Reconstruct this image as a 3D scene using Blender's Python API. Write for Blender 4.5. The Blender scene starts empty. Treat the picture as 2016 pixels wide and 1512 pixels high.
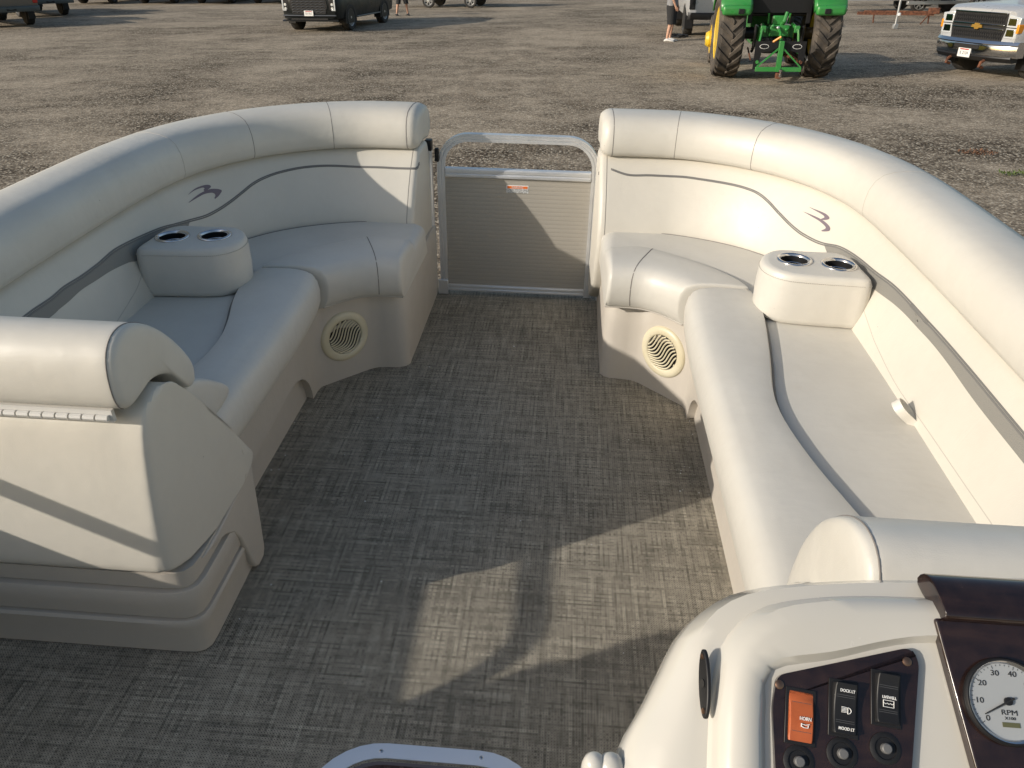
import bpy, bmesh, math, random
from math import sin, cos, pi, radians, sqrt, atan2
from mathutils import Matrix, Vector, noise
random.seed(7)
S = bpy.context.scene
COL = S.collection

# ------------------------------------------------------------------ frames
# The boat stands on its trailer a little out of level: BOAT maps boat coordinates (x starboard, y bow, z up from the deck) to the world.
_yaw = radians(3.85)
def _basis(pitch, roll):
    p, r = radians(pitch), radians(roll)
    f = Vector((-sin(_yaw)*cos(p), cos(_yaw)*cos(p), -sin(p)))
    r0 = Vector((cos(_yaw), sin(_yaw), 0)); u = r0.cross(f)
    return Matrix((r0*cos(r)+u*sin(r), -r0*sin(r)+u*cos(r), -f)).transposed()
CAM_H, EYE = 2.2, 1.5
Bb, Bg = _basis(31.2, 1.0), _basis(29.2, -0.5)
_R = Bg @ Bb.inverted()
BOAT = Matrix.Translation(Vector((0, 0, CAM_H)) - _R @ Vector((0, 0, EYE))) @ _R.to_4x4()
GROUND = Matrix.Identity(4)
FRAME = BOAT

# ------------------------------------------------------------------ camera
cam = bpy.data.objects.new('camera', bpy.data.cameras.new('camera')); COL.objects.link(cam)
cam.matrix_world = Matrix.Translation((0, 0, CAM_H)) @ Bg.to_4x4()
cam.data.sensor_width = 36; cam.data.lens = 1514/2016*36
cam.data.clip_start = .02; cam.data.clip_end = 2000
S.camera = cam
# ------------------------------------------------------------------ sky and sun
SUN_EL, SUN_AZ = 21.8, 28.6          # elevation, and the heading the light travels to (degrees from +x)
W = bpy.data.worlds.new('World'); S.world = W; W.use_nodes = True
nt = W.node_tree; nt.nodes.clear()
sky = nt.nodes.new('ShaderNodeTexSky'); sky.sky_type = 'NISHITA'; sky.sun_disc = False
sky.sun_elevation = radians(SUN_EL)
_to = Vector((-cos(radians(SUN_AZ))*cos(radians(SUN_EL)), -sin(radians(SUN_AZ))*cos(radians(SUN_EL)), sin(radians(SUN_EL))))
sky.sun_rotation = atan2(_to.x, _to.y)
sky.air_density = 1.2; sky.dust_density = 2.0; sky.ozone_density = 1.0
bg = nt.nodes.new('ShaderNodeBackground'); bg.inputs[1].default_value = .12
wo = nt.nodes.new('ShaderNodeOutputWorld'); nt.links.new(sky.outputs[0], bg.inputs[0]); nt.links.new(bg.outputs[0], wo.inputs[0])
sun = bpy.data.objects.new('sun', bpy.data.lights.new('sun', 'SUN')); COL.objects.link(sun)
sun.data.energy = 3.8; sun.data.angle = radians(.6); sun.data.color = (1, .925, .825)
sun.rotation_euler = _to.to_track_quat('Z', 'Y').to_euler(); sun.location = _to*30
S.view_settings.view_transform = 'Standard'; S.view_settings.look = 'None'
S.view_settings.exposure = 0.07; S.view_settings.gamma = 1
S.render.engine = 'CYCLES'; S.cycles.max_bounces = 6; S.cycles.use_denoising = True

# ------------------------------------------------------------------ material helpers
def mat(name, base=(.5, .5, .5), rough=.5, metal=0, coat=0, spec=.5, ior=None):
    m = bpy.data.materials.new(name); m.use_nodes = True
    b = m.node_tree.nodes['Principled BSDF']
    b.inputs['Base Color'].default_value = (*base, 1); b.inputs['Roughness'].default_value = rough
    b.inputs['Metallic'].default_value = metal; b.inputs['Coat Weight'].default_value = coat
    b.inputs['Specular IOR Level'].default_value = spec
    return m
class N:
    def __init__(s, m): s.m = m; s.t = m.node_tree; s.b = s.t.nodes['Principled BSDF']
    def n(s, typ, **kw):
        x = s.t.nodes.new('ShaderNode'+typ)
        for k, v in kw.items():
            if k.startswith('i_'):
                k = k[2:]; k = int(k) if k.isdigit() else k.replace('_', ' ')
                if hasattr(v, 'is_output'): s.t.links.new(v, x.inputs[k])
                else: x.inputs[k].default_value = v
            else: setattr(x, k, v)
        return x
    def math(s, op, a, b=0, c=0):
        x = s.t.nodes.new('ShaderNodeMath'); x.operation = op
        for i, v in enumerate((a, b, c)):
            if hasattr(v, 'is_output'): s.t.links.new(v, x.inputs[i])
            else: x.inputs[i].default_value = v
        return x.outputs[0]
    def ramp(s, f, stops, interp='LINEAR'):
        x = s.t.nodes.new('ShaderNodeValToRGB'); x.color_ramp.interpolation = interp
        e = x.color_ramp.elements
        while len(e) < len(stops): e.new(.5)
        for q, (p, c) in zip(e, stops):
            q.position = p; q.color = (*c, 1) if isinstance(c, tuple) else (c, c, c, 1)
        s.t.links.new(f, x.inputs[0]); return x.outputs[0]
    def mix(s, f, a, b, mode='MIX'):
        x = s.t.nodes.new('ShaderNodeMix'); x.data_type = 'RGBA'; x.blend_type = mode
        for i, v in ((0, f), (6, a), (7, b)):
            if hasattr(v, 'is_output'): s.t.links.new(v, x.inputs[i])
            else: x.inputs[i].default_value = (*v, 1) if isinstance(v, tuple) else v
        return x.outputs[2]
    def set(s, k, v): s.t.links.new(v, s.b.inputs[k])
    def co(s, kind='Object'): return s.n('TexCoord').outputs[kind]
    def noise(s, scale, vec=None, detail=4, rough=.5, dist=0):
        x = s.n('TexNoise', i_Scale=scale, i_Detail=detail, i_Roughness=rough, i_Distortion=dist)
        s.t.links.new(vec if vec is not None else s.co(), x.inputs['Vector']); return x.outputs[0]
    def bump(s, h, dist=.001, strength=1):
        x = s.n('Bump', i_Distance=dist, i_Strength=strength, i_Height=h); s.set('Normal', x.outputs[0]); return x

def vinyl(name, base, dirt=(.42, .38, .32), rough=.42, amt=.5):
    m = mat(name, base, rough); k = N(m)
    big = k.noise(3.2, detail=6, rough=.6); fine = k.noise(30, detail=5)
    spots = k.n('TexVoronoi', i_Scale=9.0, i_Vector=k.co()).outputs[0]
    f = k.ramp(big, [(.42, 0.0), (.78, 1.0)]); f2 = k.ramp(fine, [(.5, 0.0), (.9, .6)])
    c = k.mix(k.math('MULTIPLY', f, amt*.35), base, dirt)
    c = k.mix(k.math('MULTIPLY', f2, amt*.25), c, dirt)
    if base[0] < .5: spots = k.n('TexVoronoi', i_Scale=24.0, i_Vector=k.co(), i_Randomness=1.0).outputs[0]
    sp = k.math('LESS_THAN', spots, .05 if base[0] < .5 else .014)
    c = k.mix(k.math('MULTIPLY', sp, .6), c, (.12, .10, .08))
    k.set('Base Color', c)
    k.set('Roughness', k.ramp(big, [(.3, rough-.07), (.7, rough+.1)]))
    grain = k.n('TexVoronoi', i_Scale=520.0, i_Vector=k.co()).outputs[0]
    wr = k.noise(7, detail=3, rough=.55)
    mpw = k.n('Mapping', i_Vector=k.co(), i_Rotation=(.3, .2, .6), i_Scale=(6.0, 22.0, 14.0)).outputs[0]
    wr2 = k.noise(1.0, mpw, 4, .6, .8)
    h = k.math('ADD', k.math('MULTIPLY', grain, .10), k.math('ADD', k.math('MULTIPLY', wr, 2.8), k.math('MULTIPLY', wr2, .55)))
    k.bump(h, .0022, .55)
    return m
M = {}
M['vinyl'] = vinyl('cream vinyl', (.60, .575, .515), amt=.8)
M['vinyl2'] = vinyl('grey vinyl insert', (.545, .52, .465), amt=1.1)
M['vinyl_back'] = vinyl('cream back vinyl', (.61, .575, .50), amt=.6)
M['plastic'] = vinyl('moulded beige plastic', (.52, .475, .41), rough=.5, amt=.9)
M['seam'] = mat('seam', (.22, .20, .18), .8)
M['soft_seam'] = mat('pale seam', (.46, .43, .38), .8)
M['piping'] = mat('grey piping', (.16, .155, .145), .55)
M['band'] = mat('grey textured band', (.23, .22, .195), .6)
k = N(M['band']); v = k.n('TexVoronoi', i_Scale=420.0, i_Vector=k.co()).outputs[0]; k.bump(v, .0008, .8)
M['emblem'] = mat('purple grey thread', (.17, .135, .16), .6)
M['dark'] = mat('dark gap', (.015, .014, .013), .8)
M['black'] = mat('black plastic', (.014, .014, .015), .42, spec=.3)
k = N(M['black']); k.bump(k.noise(60), .0004, .4)
M['alu'] = mat('brushed aluminium', (.80, .81, .82), .36, .7)
k = N(M['alu']); k.set('Roughness', k.ramp(k.noise(14, detail=6), [(.3, .3), (.75, .5)]))
k.set('Base Color', k.ramp(k.noise(5, detail=6), [(.35, (.74, .75, .765)), (.7, (.86, .865, .87))]))
M['steel'] = mat('polished steel', (.62, .62, .63), .12, 1)
M['chrome'] = mat('chrome', (.60, .61, .63), .12, 1)
M['trim_dark'] = mat('smoked chrome', (.10, .105, .11), .3, .8)
M['speaker'] = mat('yellowed cream plastic', (.66, .60, .42), .4)
k = N(M['speaker']); k.set('Base Color', k.ramp(k.noise(9, detail=5), [(.3, (.60, .53, .36)), (.7, (.70, .645, .48))]))
M['white_trim'] = mat('pale trim', (.68, .70, .74), .3)
M['orange'] = mat('orange plastic', (.62, .14, .035), .38)
k = N(M['orange']); k.set('Base Color', k.ramp(k.noise(40, detail=5), [(.3, (.34, .075, .022)), (.75, (.44, .11, .035))]))
M['white_ink'] = mat('white ink', (.75, .75, .73), .6)
M['black_ink'] = mat('black ink', (.02, .02, .02), .5)
M['label_orange'] = mat('label orange', (.75, .16, .02), .5)
M['gel'] = mat('ivory gelcoat', (.66, .63, .56), .16, 0, .6)
k = N(M['gel']); g = k.noise(4, detail=5)
k.set('Base Color', k.ramp(g, [(.3, (.50, .475, .415)), (.7, (.55, .53, .48))])); k.set('Roughness', k.ramp(k.noise(18, detail=6), [(.3, .12), (.8, .30)]))
M['wood'] = mat('burl wood trim', (.05, .02, .012), .12, 0, .5)
k = N(M['wood']); mp = k.n('Mapping', i_Vector=k.co(), i_Scale=(3.0, 26.0, 26.0)).outputs[0]
g = k.noise(1.6, mp, 6, .65, 1.5); g2 = k.noise(55, detail=4)
c = k.ramp(g, [(.3, (.008, .0045, .0045)), (.55, (.018, .009, .008)), (.8, (.036, .018, .013))])
k.set('Base Color', k.mix(.25, c, k.ramp(g2, [(.4, (.012, .007, .006)), (.7, (.05, .027, .018))])))
k.set('Roughness', k.ramp(g2, [(.35, .10), (.8, .32)]))
M['glass'] = mat('gauge face', (.55, .56, .56), .25)

def weave(name, cell, cols, contrast=1.0):
    m = mat(name, (.1, .1, .1), .85, spec=.12); k = N(m); co = k.co()
    sep = k.n('SeparateXYZ', i_0=co); x, y = sep.outputs[0], sep.outputs[1]
    xs, ys = k.math('DIVIDE', x, cell), k.math('DIVIDE', y, cell)
    ci, ri = k.math('FLOOR', xs), k.math('FLOOR', ys)
    fx, fy = k.math('FRACT', xs), k.math('FRACT', ys)
    par = k.math('MODULO', k.math('ABSOLUTE', k.math('ADD', ci, ri)), 2.0)
    def thread(idx, along, off):
        v = k.n('CombineXYZ', i_0=k.math('MULTIPLY', idx, 7.31), i_1=k.math('MULTIPLY', along, .035), i_2=off).outputs[0]
        a = k.noise(1.0, v, 2, .6)
        v2 = k.n('CombineXYZ', i_0=idx, i_1=k.math('FLOOR', along), i_2=off).outputs[0]
        w = k.n('TexWhiteNoise', noise_dimensions='3D', i_Vector=v2).outputs[0]
        return k.math('ADD', k.math('MULTIPLY', a, .92), k.math('MULTIPLY', w, .10))
    tr, tc = thread(ri, xs, 3.0), thread(ci, ys, 11.0)
    pick = k.math('ADD', k.math('MULTIPLY', tr, par), k.math('MULTIPLY', tc, k.math('SUBTRACT', 1.0, par)))
    f = k.math('ADD', k.math('MULTIPLY', pick, .5), k.math('MULTIPLY', k.math('ADD', tr, tc), .25))
    f = k.math('ADD', k.math('MULTIPLY', k.math('SUBTRACT', f, .5), .80), .5)
    blot = k.noise(3.0, co, 4); f = k.math('ADD', f, k.math('MULTIPLY', k.math('SUBTRACT', blot, .5), .10))
    c = k.ramp(f, cols)
    # each float is a raised little pillow: pale rim, dark centre and dark gap between threads
    ex = k.math('ABSOLUTE', k.math('SUBTRACT', fx, .5)); ey = k.math('ABSOLUTE', k.math('SUBTRACT', fy, .5))
    e = k.math('MAXIMUM', ex, ey)
    gap = k.ramp(e, [(.40, 0.0), (.49, 1.0)])
    c = k.mix(k.math('MULTIPLY', gap, .80*contrast), c, (.022, .021, .019))
    core = k.ramp(e, [(.15, 1.0), (.26, 0.0)])
    c = k.mix(k.math('MULTIPLY', core, .9*contrast), c, (.035, .032, .027))
    k.set('Base Color', c)
    k.bump(k.math('SUBTRACT', 1.0, gap), .0006, .5)
    return m
M['floor'] = weave('woven vinyl floor', .0066, [(.24, (.08, .073, .058)), (.42, (.235, .213, .170)), (.56, (.45, .405, .322)), (.76, (.76, .69, .545))])
M['hatch_carpet'] = weave('woven hatch lid', .0066, [(.30, (.03, .02, .02)), (.5, (.09, .05, .05)), (.7, (.25, .20, .18))])

M['panel'] = mat('ribbed taupe panel', (.45, .41, .35), .42, .1)
k = N(M['panel']); sep = k.n('SeparateXYZ', i_0=k.co())
wv = k.math('POWER', k.math('ABSOLUTE', k.math('SINE', k.math('MULTIPLY', sep.outputs[2], pi/.0185))), .5)
mp = k.n('Mapping', i_Vector=k.co(), i_Scale=(2.0, 2.0, 160.0)).outputs[0]
k.bump(k.math('ADD', wv, k.math('MULTIPLY', k.noise(3, mp, 3), .9)), .0011, .45)
k.set('Base Color', k.mix(k.ramp(wv, [(.15, .55), (.55, 0.0)]), k.mix(k.noise(4, detail=5), (.36, .335, .29), (.42, .39, .34)), (.24, .215, .18)))

# ------------------------------------------------------------------ mesh builder
def arc_lengths(P):
    s = [0]
    for a, b in zip(P, P[1:]): s.append(s[-1]+(Vector(b)-Vector(a)).length)
    return s
def spline(P, n, closed=False):
    """Catmull-Rom through P resampled to n even points"""
    P = [Vector(p) for p in P]; L = len(P); out = []
    g = (lambda i: P[i % L]) if closed else (lambda i: P[min(max(i, 0), L-1)])
    for i in range(L if closed else L-1):
        p0, p1, p2, p3 = g(i-1), g(i), g(i+1), g(i+2)
        if not closed:
            if i == 0: p0 = p1*2-p2
            if i == L-2: p3 = p2*2-p1
        for q in range(12):
            t = q/12
            out.append(.5*((2*p1)+(p2-p0)*t+(2*p0-5*p1+4*p2-p3)*t*t+(3*p1-p0-3*p2+p3)*t**3))
    out.append(P[0].copy() if closed else P[-1].copy())
    return resample(out, n, closed)
def resample(P, n, closed=False):
    s = arc_lengths(P); T = s[-1]; r = []; j = 0
    m = n if closed else n-1
    for i in range(n):
        d = T*i/m
        while j < len(s)-2 and s[j+1] < d: j += 1
        k = (d-s[j])/max(s[j+1]-s[j], 1e-9); r.append(Vector(P[j]).lerp(Vector(P[j+1]), min(max(k, 0), 1)))
    return r
def at(P, t):
    """point at fraction t of a polyline"""
    s = arc_lengths(P); d = s[-1]*t
    for j in range(len(P)-1):
        if s[j+1] >= d-1e-9: return Vector(P[j]).lerp(Vector(P[j+1]), (d-s[j])/max(s[j+1]-s[j], 1e-9))
    return Vector(P[-1])
class MB:
    def __init__(s): s.v = []; s.f = []
    def add(s, V, F):
        o = len(s.v); s.v += [Vector(p) for p in V]; s.f += [tuple(i+o for i in q) for q in F]; return s
    def loft(s, rings, closed=True, cap0=False, cap1=False, flip=False, loop=False):
        n = len(rings[0]); o = len(s.v)
        for r in rings: s.v += [Vector(p) for p in r]
        m = n if closed else n-1; R = len(rings)
        for i in range(R if loop else R-1):
            for j in range(m):
                a, b = o+i*n+j, o+i*n+(j+1) % n; i2 = (i+1) % R
                c, d = o+i2*n+(j+1) % n, o+i2*n+j
                s.f.append((a, d, c, b) if flip else (a, b, c, d))
        if cap0: s.f.append(tuple(o+j for j in range(n))[::1 if flip else -1])
        if cap1: s.f.append(tuple(o+(R-1)*n+j for j in range(n))[::-1 if flip else 1])
        return s
    def box(s, x0, x1, y0, y1, z0, z1, mtx=None):
        V = [Vector((x, y, z)) for z in (z0, z1) for y in (y0, y1) for x in (x0, x1)]
        if mtx: V = [mtx @ v for v in V]
        return s.add(V, [(0, 2, 3, 1), (4, 5, 7, 6), (0, 1, 5, 4), (2, 6, 7, 3), (0, 4, 6, 2), (1, 3, 7, 5)])
    def tube(s, P, r, n=10, closed=False, cap=True, prof=None, up=None):
        P = [Vector(p) for p in P]; L = len(P); rings = []
        prev = None
        for i, p in enumerate(P):
            t = (P[(i+1) % L]-P[i-1]) if closed else (P[min(i+1, L-1)]-P[max(i-1, 0)])
            t.normalize()
            if up is not None: a = t.cross(Vector(up)).normalized()
            elif prev is None:
                a = t.cross(Vector((0, 0, 1)))
                if a.length < .1: a = t.cross(Vector((0, 1, 0)))
                a.normalize()
            else: a = (prev-t*prev.dot(t)).normalized()
            prev = a; b = a.cross(t)
            rr = r[i] if isinstance(r, (list, tuple)) else r
            if prof: rings.append([p+a*q[0]+b*q[1] for q in prof])
            else: rings.append([p+(a*cos(2*pi*j/n)+b*sin(2*pi*j/n))*rr for j in range(n)])
        return s.loft(rings, True, cap and not closed, cap and not closed, loop=closed, flip=True)
    def lathe(s, prof, n=24, mtx=None):
        mtx = mtx or Matrix.Identity(4)
        rings = [[mtx @ Vector((r*cos(2*pi*j/n), r*sin(2*pi*j/n), z)) for j in range(n)] for r, z in prof]
        return s.loft(rings, True, True, True)
    def prism(s, poly, d, mtx=None):
        """poly of (x,y) extruded from z=0 to z=d"""
        mtx = mtx or Matrix.Identity(4)
        return s.loft([[mtx @ Vector((x, y, 0)) for x, y in poly], [mtx @ Vector((x, y, d)) for x, y in poly]], True, True, True)
    def build(s, name, m, parent=None, smooth=35, bevel=0, seg=2, thick=0, sub=0):
        inv = (parent['_f'] if isinstance(parent, dict) else None)
        me = bpy.data.meshes.new(name)
        off = Vector(ORG.get(parent.name if parent else None, (0, 0, 0)))
        me.from_pydata([tuple(v-off) for v in s.v], [], s.f); me.update()
        me.materials.append(M[m] if isinstance(m, str) else m)
        bm = bmesh.new(); bm.from_mesh(me); bmesh.ops.recalc_face_normals(bm, faces=bm.faces); bm.to_mesh(me); bm.free()
        o = bpy.data.objects.new(name, me); COL.objects.link(o)
        if parent: o.parent = parent; ORG[o.name] = tuple(off)
        else: o.matrix_world = FRAME
        if smooth:
            me.shade_smooth()
            me.set_sharp_from_angle(angle=radians(smooth))
        if sub:
            q = o.modifiers.new('sub', 'SUBSURF'); q.levels = q.render_levels = sub
        if thick:
            q = o.modifiers.new('thick', 'SOLIDIFY'); q.thickness = thick; q.offset = -1
        if bevel:
            q = o.modifiers.new('bevel', 'BEVEL'); q.width = bevel; q.segments = seg; q.limit_method = 'ANGLE'; q.angle_limit = radians(35)
        return o
ORG = {}
def tag(o, label=None, cat=None, group=None, kind=None):
    if label: o['label'] = label
    if cat: o['category'] = cat
    if group: o['group'] = group
    if kind: o['kind'] = kind
    return o
def thing(name, label, cat, loc=(0, 0, 0), rz=0, group=None):
    o = bpy.data.objects.new(name, None); COL.objects.link(o); o.empty_display_size = .1
    o.matrix_world = FRAME @ Matrix.Translation(loc) @ Matrix.Rotation(rz, 4, 'Z')
    ORG[o.name] = tuple(loc) if rz == 0 else (0, 0, 0)
    return tag(o, label, cat, group)
def copy_tree(o, parent=None):
    c = o.copy(); COL.objects.link(c)
    if parent: c.parent = parent
    for ch in list(o.children): copy_tree(ch, c)
    return c
def rotm(axis_z, axis_x, origin):
    z = Vector(axis_z).normalized(); x = Vector(axis_x); x = (x-z*x.dot(z)).normalized(); y = z.cross(x)
    m = Matrix((x, y, z)).transposed().to_4x4(); m.translation = Vector(origin); return m

# ================================================================== THE BOAT
XC = -.205                      # centre line of the boat in boat coordinates
def mir(side, p):               # side: +1 starboard, -1 port; p has x measured out from the centre line
    return Vector((XC+side*p[0], p[1], p[2] if len(p) > 2 else 0))

# ---- couches -----------------------------------------------------
LOW = [(.355, 3.08), (.50, 3.085), (.64, 3.075), (.79, 3.02), (.93, 2.925), (1.03, 2.81), (1.10, 2.68), (1.145, 2.52), (1.165, 2.3), (1.17, 1.9), (1.165, 1.5), (1.16, 1.1), (1.16, .72)]
def back_path(end_y, n=72, x0=.355):
    P = [Vector((x, y, 0)) for x, y in [(x0, 3.081)]+LOW[1:]]
    Q = spline(P, 260); Q = [q for q in Q if q.y >= end_y or q.x < .9]
    return resample(Q, n)
def outn(P, i):
    t = (P[min(i+1, len(P)-1)]-P[max(i-1, 0)]).normalized(); return Vector((-t.y, t.x, 0))
def lerp(a, b, t): return a+(b-a)*t
# rows as (offset at the bow, offset at the side, z): offset outwards from LOW
BACK_ROWS = [(-.165, -.085, .38), (-.16, -.08, .46), (-.135, -.062, .52), (-.10, -.042, .58), (-.06, -.022, .635), (-.022, -.002, .675), (.0, .012, .70), (.03, .04, .706),
             (.14, .13, .706), (.17, .16, .66), (.175, .165, .40), (.175, .165, .06), (.10, .10, .05), (-.10, -.06, .20)]
BOL_ROWS = [(.0, .0, .703), (-.020, -.014, .711), (-.030, -.022, .728), (-.032, -.023, .76), (-.027, -.018, .795), (-.013, -.004, .824), (.012, .018, .843), (.05, .052, .852), (.10, .095, .856), (.155, .14, .853), (.196, .176, .840), (.224, .202, .812), (.235, .215, .775), (.232, .212, .735), (.19, .17, .703), (.10, .09, .706)]
def ring(P, i, rows, side, shrink=0, push=0):
    n = outn(P, i); w = min(1, max(0, n.x))**1.5
    t = Vector((n.y, -n.x, 0))
    pts = [(lerp(a, b, w), z) for a, b, z in rows]
    if shrink:
        co = sum(p[0] for p in pts)/len(pts); cz = sum(p[1] for p in pts)/len(pts)
        pts = [(p[0]+(co-p[0])*min(1, shrink/max(.02, math.hypot(co-p[0], cz-p[1]))), p[1]+(cz-p[1])*min(1, shrink/max(.02, math.hypot(co-p[0], cz-p[1])))) for p in pts]
    q = P[i]+t*push
    return [mir(side, (q.x+n.x*o, q.y+n.y*o, z)) for o, z in pts]
def rounded_loft(P, rows, side, r=.03, tail=True):
    """closed rows swept along P with rounded ends lying inside P's two ends"""
    s = arc_lengths(P); T = s[-1]; rings = []
    head = [0, .08, .25, .5, .8]
    def R(d, shrink):
        k = at(P, min(max(d/T, 0), 1)); a = at(P, min(max((d-.01)/T, 0), 1)); b = at(P, min(max((d+.01)/T, 0), 1))
        return ring([a, k, b], 1, rows, side, shrink)
    for e in head: rings.append(R(e*r, r*(1-sqrt(1-(1-e)**2))))
    n = len(P)
    for i in range(n):
        if s[i] > r*.95 and s[i] < T-(r*.95 if tail else -1): rings.append(R(s[i], 0))
    if tail:
        for e in head[::-1]: rings.append(R(T-e*r, r*(1-sqrt(1-(1-e)**2))))
    return rings
def on_rows(P, rows, side, t, v, lift=0):
    """point at path fraction t, fractional row v, lifted off the surface"""
    k = at(P, t); a = at(P, max(t-.006, 0)); b = at(P, min(t+.006, 1))
    r = ring([a, k, b], 1, rows, side)
    i = min(int(v), len(rows)-2); p = r[i].lerp(r[i+1], v-i)
    if lift:
        d = (r[i+1]-r[i]).normalized(); tt = (ring([a, k, b], 1, rows, side)[i]-ring([at(P, max(t-.02, 0)), a, k], 1, rows, side)[i]).normalized()
        nn = d.cross(tt).normalized()
        c = sum(r, Vector())/len(r)
        if nn.dot(p-c) < 0: nn = -nn
        p = p+nn*lift
    return p
def strip(mb, pts, nrm, w, lift=.0015):
    """a thin raised ribbon of width w along pts; nrm: normals"""
    L = len(pts); rings = []
    for i in range(L):
        t = (pts[min(i+1, L-1)]-pts[max(i-1, 0)]).normalized(); n = nrm[i].normalized(); a = t.cross(n).normalized()
        p = pts[i]
        rings.append([p-a*w/2-n*.001, p-a*w/2+n*lift*.6, p+n*lift, p+a*w/2+n*lift*.6, p+a*w/2-n*.001])
    mb.loft(rings, True, True, True)
def row_seam(mb, P, rows, side, t, v0, v1, w=.0032, lift=.0012, n=70):
    pts = [on_rows(P, rows, side, t, v0+(v1-v0)*i/n) for i in range(n+1)]
    pl = [on_rows(P, rows, side, t, v0+(v1-v0)*i/n, .01) for i in range(n+1)]
    strip(mb, pts, [(b-a) for a, b in zip(pts, pl)], w, lift)

# the seat cushions: sections from the front lip F over the roll to the groove G and back to the crease K
def cushion_section(F, G, K, drop=0, inset=0, roll_z=.476, ins_z=.449):
    F, G, K = (Vector((*p[:2], 0)) for p in (F, G, K))
    d = (G-F).normalized(); e = (K-G).normalized(); F = F+d*inset
    L = (G-F).length
    r = [(F+d*.055, .315), (F+d*.026, .316), (F+d*.014, .330), (F+d*.003, .36), (F+d*.0, .40), (F+d*.006, .434), (F+d*.020, .457), (F+d*.042, .468), (F+d*.068, .473),
         (F+d*L*.45, roll_z), (F+d*L*.7, roll_z-.001), (G-d*.026, roll_z-.002), (G-d*.010, roll_z-.006), (G-d*.004, ins_z+.008), (G, ins_z-.006), (G+e*.006, ins_z-.004), (G+e*.018, ins_z+.001), (G+e*.04, ins_z+.001), (G.lerp(K, .6), ins_z+.001), (K-e*.01, ins_z+.001), (K, ins_z), (K+e*.01, ins_z-.05), (K+e*.03, .32)]
    return [Vector((p.x, p.y, max(z-drop, .315) if z > .33 else z)) for p, z in r]
def cushion(side, Fs, Gs, Ks, n, name, parent, r0=.03, r1=.03):
    F, G, K = spline(Fs, 200), spline(Gs, 200), spline(Ks, 200)
    T = (arc_lengths(F)[-1]+arc_lengths(K)[-1])/2; rings = []
    ts = [0, .1, .3, .6, .9]
    seq = [(e*r0/T, r0*(1-sqrt(1-(1-e)**2))) for e in ts]+[(t, 0) for t in [i/n for i in range(1, n)] if r0/T < t < 1-r1/T]+[(1-e*r1/T, r1*(1-sqrt(1-(1-e)**2))) for e in ts[::-1]]
    for t, dr in seq:
        rings.append([mir(side, p) for p in cushion_section(at(F, t), at(G, t), at(K, t), dr, dr*.45)])
    mb = MB(); mb.loft(rings, True, True, True)
    o = mb.build(name, 'vinyl', parent, smooth=50)
    return (F, G, K)
def v3(L): return [Vector((a, b, 0)) for a, b in L]
BOW_F = v3([(.365, 2.49), (.42, 2.49), (.48, 2.485), (.535, 2.455), (.60, 2.395)])
BOW_G = v3([(.352, 2.70), (.42, 2.72), (.484, 2.732), (.56, 2.70), (.633, 2.645), (.729, 2.555), (.80, 2.46), (.832, 2.387)])
BOW_K = v3([(.352, 2.925), (.50, 2.93), (.62, 2.92), (.77, 2.865), (.90, 2.78), (1.0, 2.66), (1.06, 2.52), (1.085, 2.39)])
def side_lines(y1):
    F = v3([(.622, 2.382), (.610, 2.30), (.600, 2.10), (.598, 1.9), (.599, 1.5), (.600, y1)])
    G = v3([(.832, 2.378), (.842, 2.25), (.832, 2.13), (.805, 1.94), (.775, 1.76), (.768, 1.66), (.775, 1.56), (.80, 1.42), (.845, 1.25), (.90, 1.05), (.93, y1)] if y1 < 1 else
           [(.832, 2.378), (.842, 2.25), (.826, 2.13), (.79, 2.0), (.765, 1.88), (.762, 1.76), (.785, 1.62), (.83, 1.48), (.87, y1)])
    K = v3([(1.09, 2.385), (1.10, 2.2), (1.097, 1.9), (1.09, 1.5), (1.085, y1)])
    return F, G, K

def arch(y):                    # underside of the moulded base: down to the deck at both ends, lifted over the toe kick
    if y > 2.30: return 0
    if y > 2.14: return .15*sqrt(max(0, 1-((y-2.14)/.16)**2))
    return .15-.03*min(1, max(0, (2.14-y)/.6))
def base_outline(y_end):
    P = [(.369, 3.27), (.369, 3.0), (.369, 2.75), (.370, 2.625), (.374, 2.592), (.388, 2.570), (.412, 2.558), (.455, 2.555), (.492, 2.550), (.520, 2.532), (.56, 2.492), (.60, 2.453), (.640, 2.413), (.668, 2.385), (.674, 2.355), (.674, 2.325), (.674, 2.301),
         (.674, 2.296), (.674, 2.285), (.674, 2.27), (.674, 2.25), (.674, 2.22), (.674, 2.18), (.674, 2.14), (.674, 2.0), (.672, 1.8), (.670, 1.62)]
    while P[-1][1] < y_end: P.pop()
    P.append((.668, y_end))
    return P
GROUP_C = 'cream vinyl couches along the bow rails'
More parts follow.
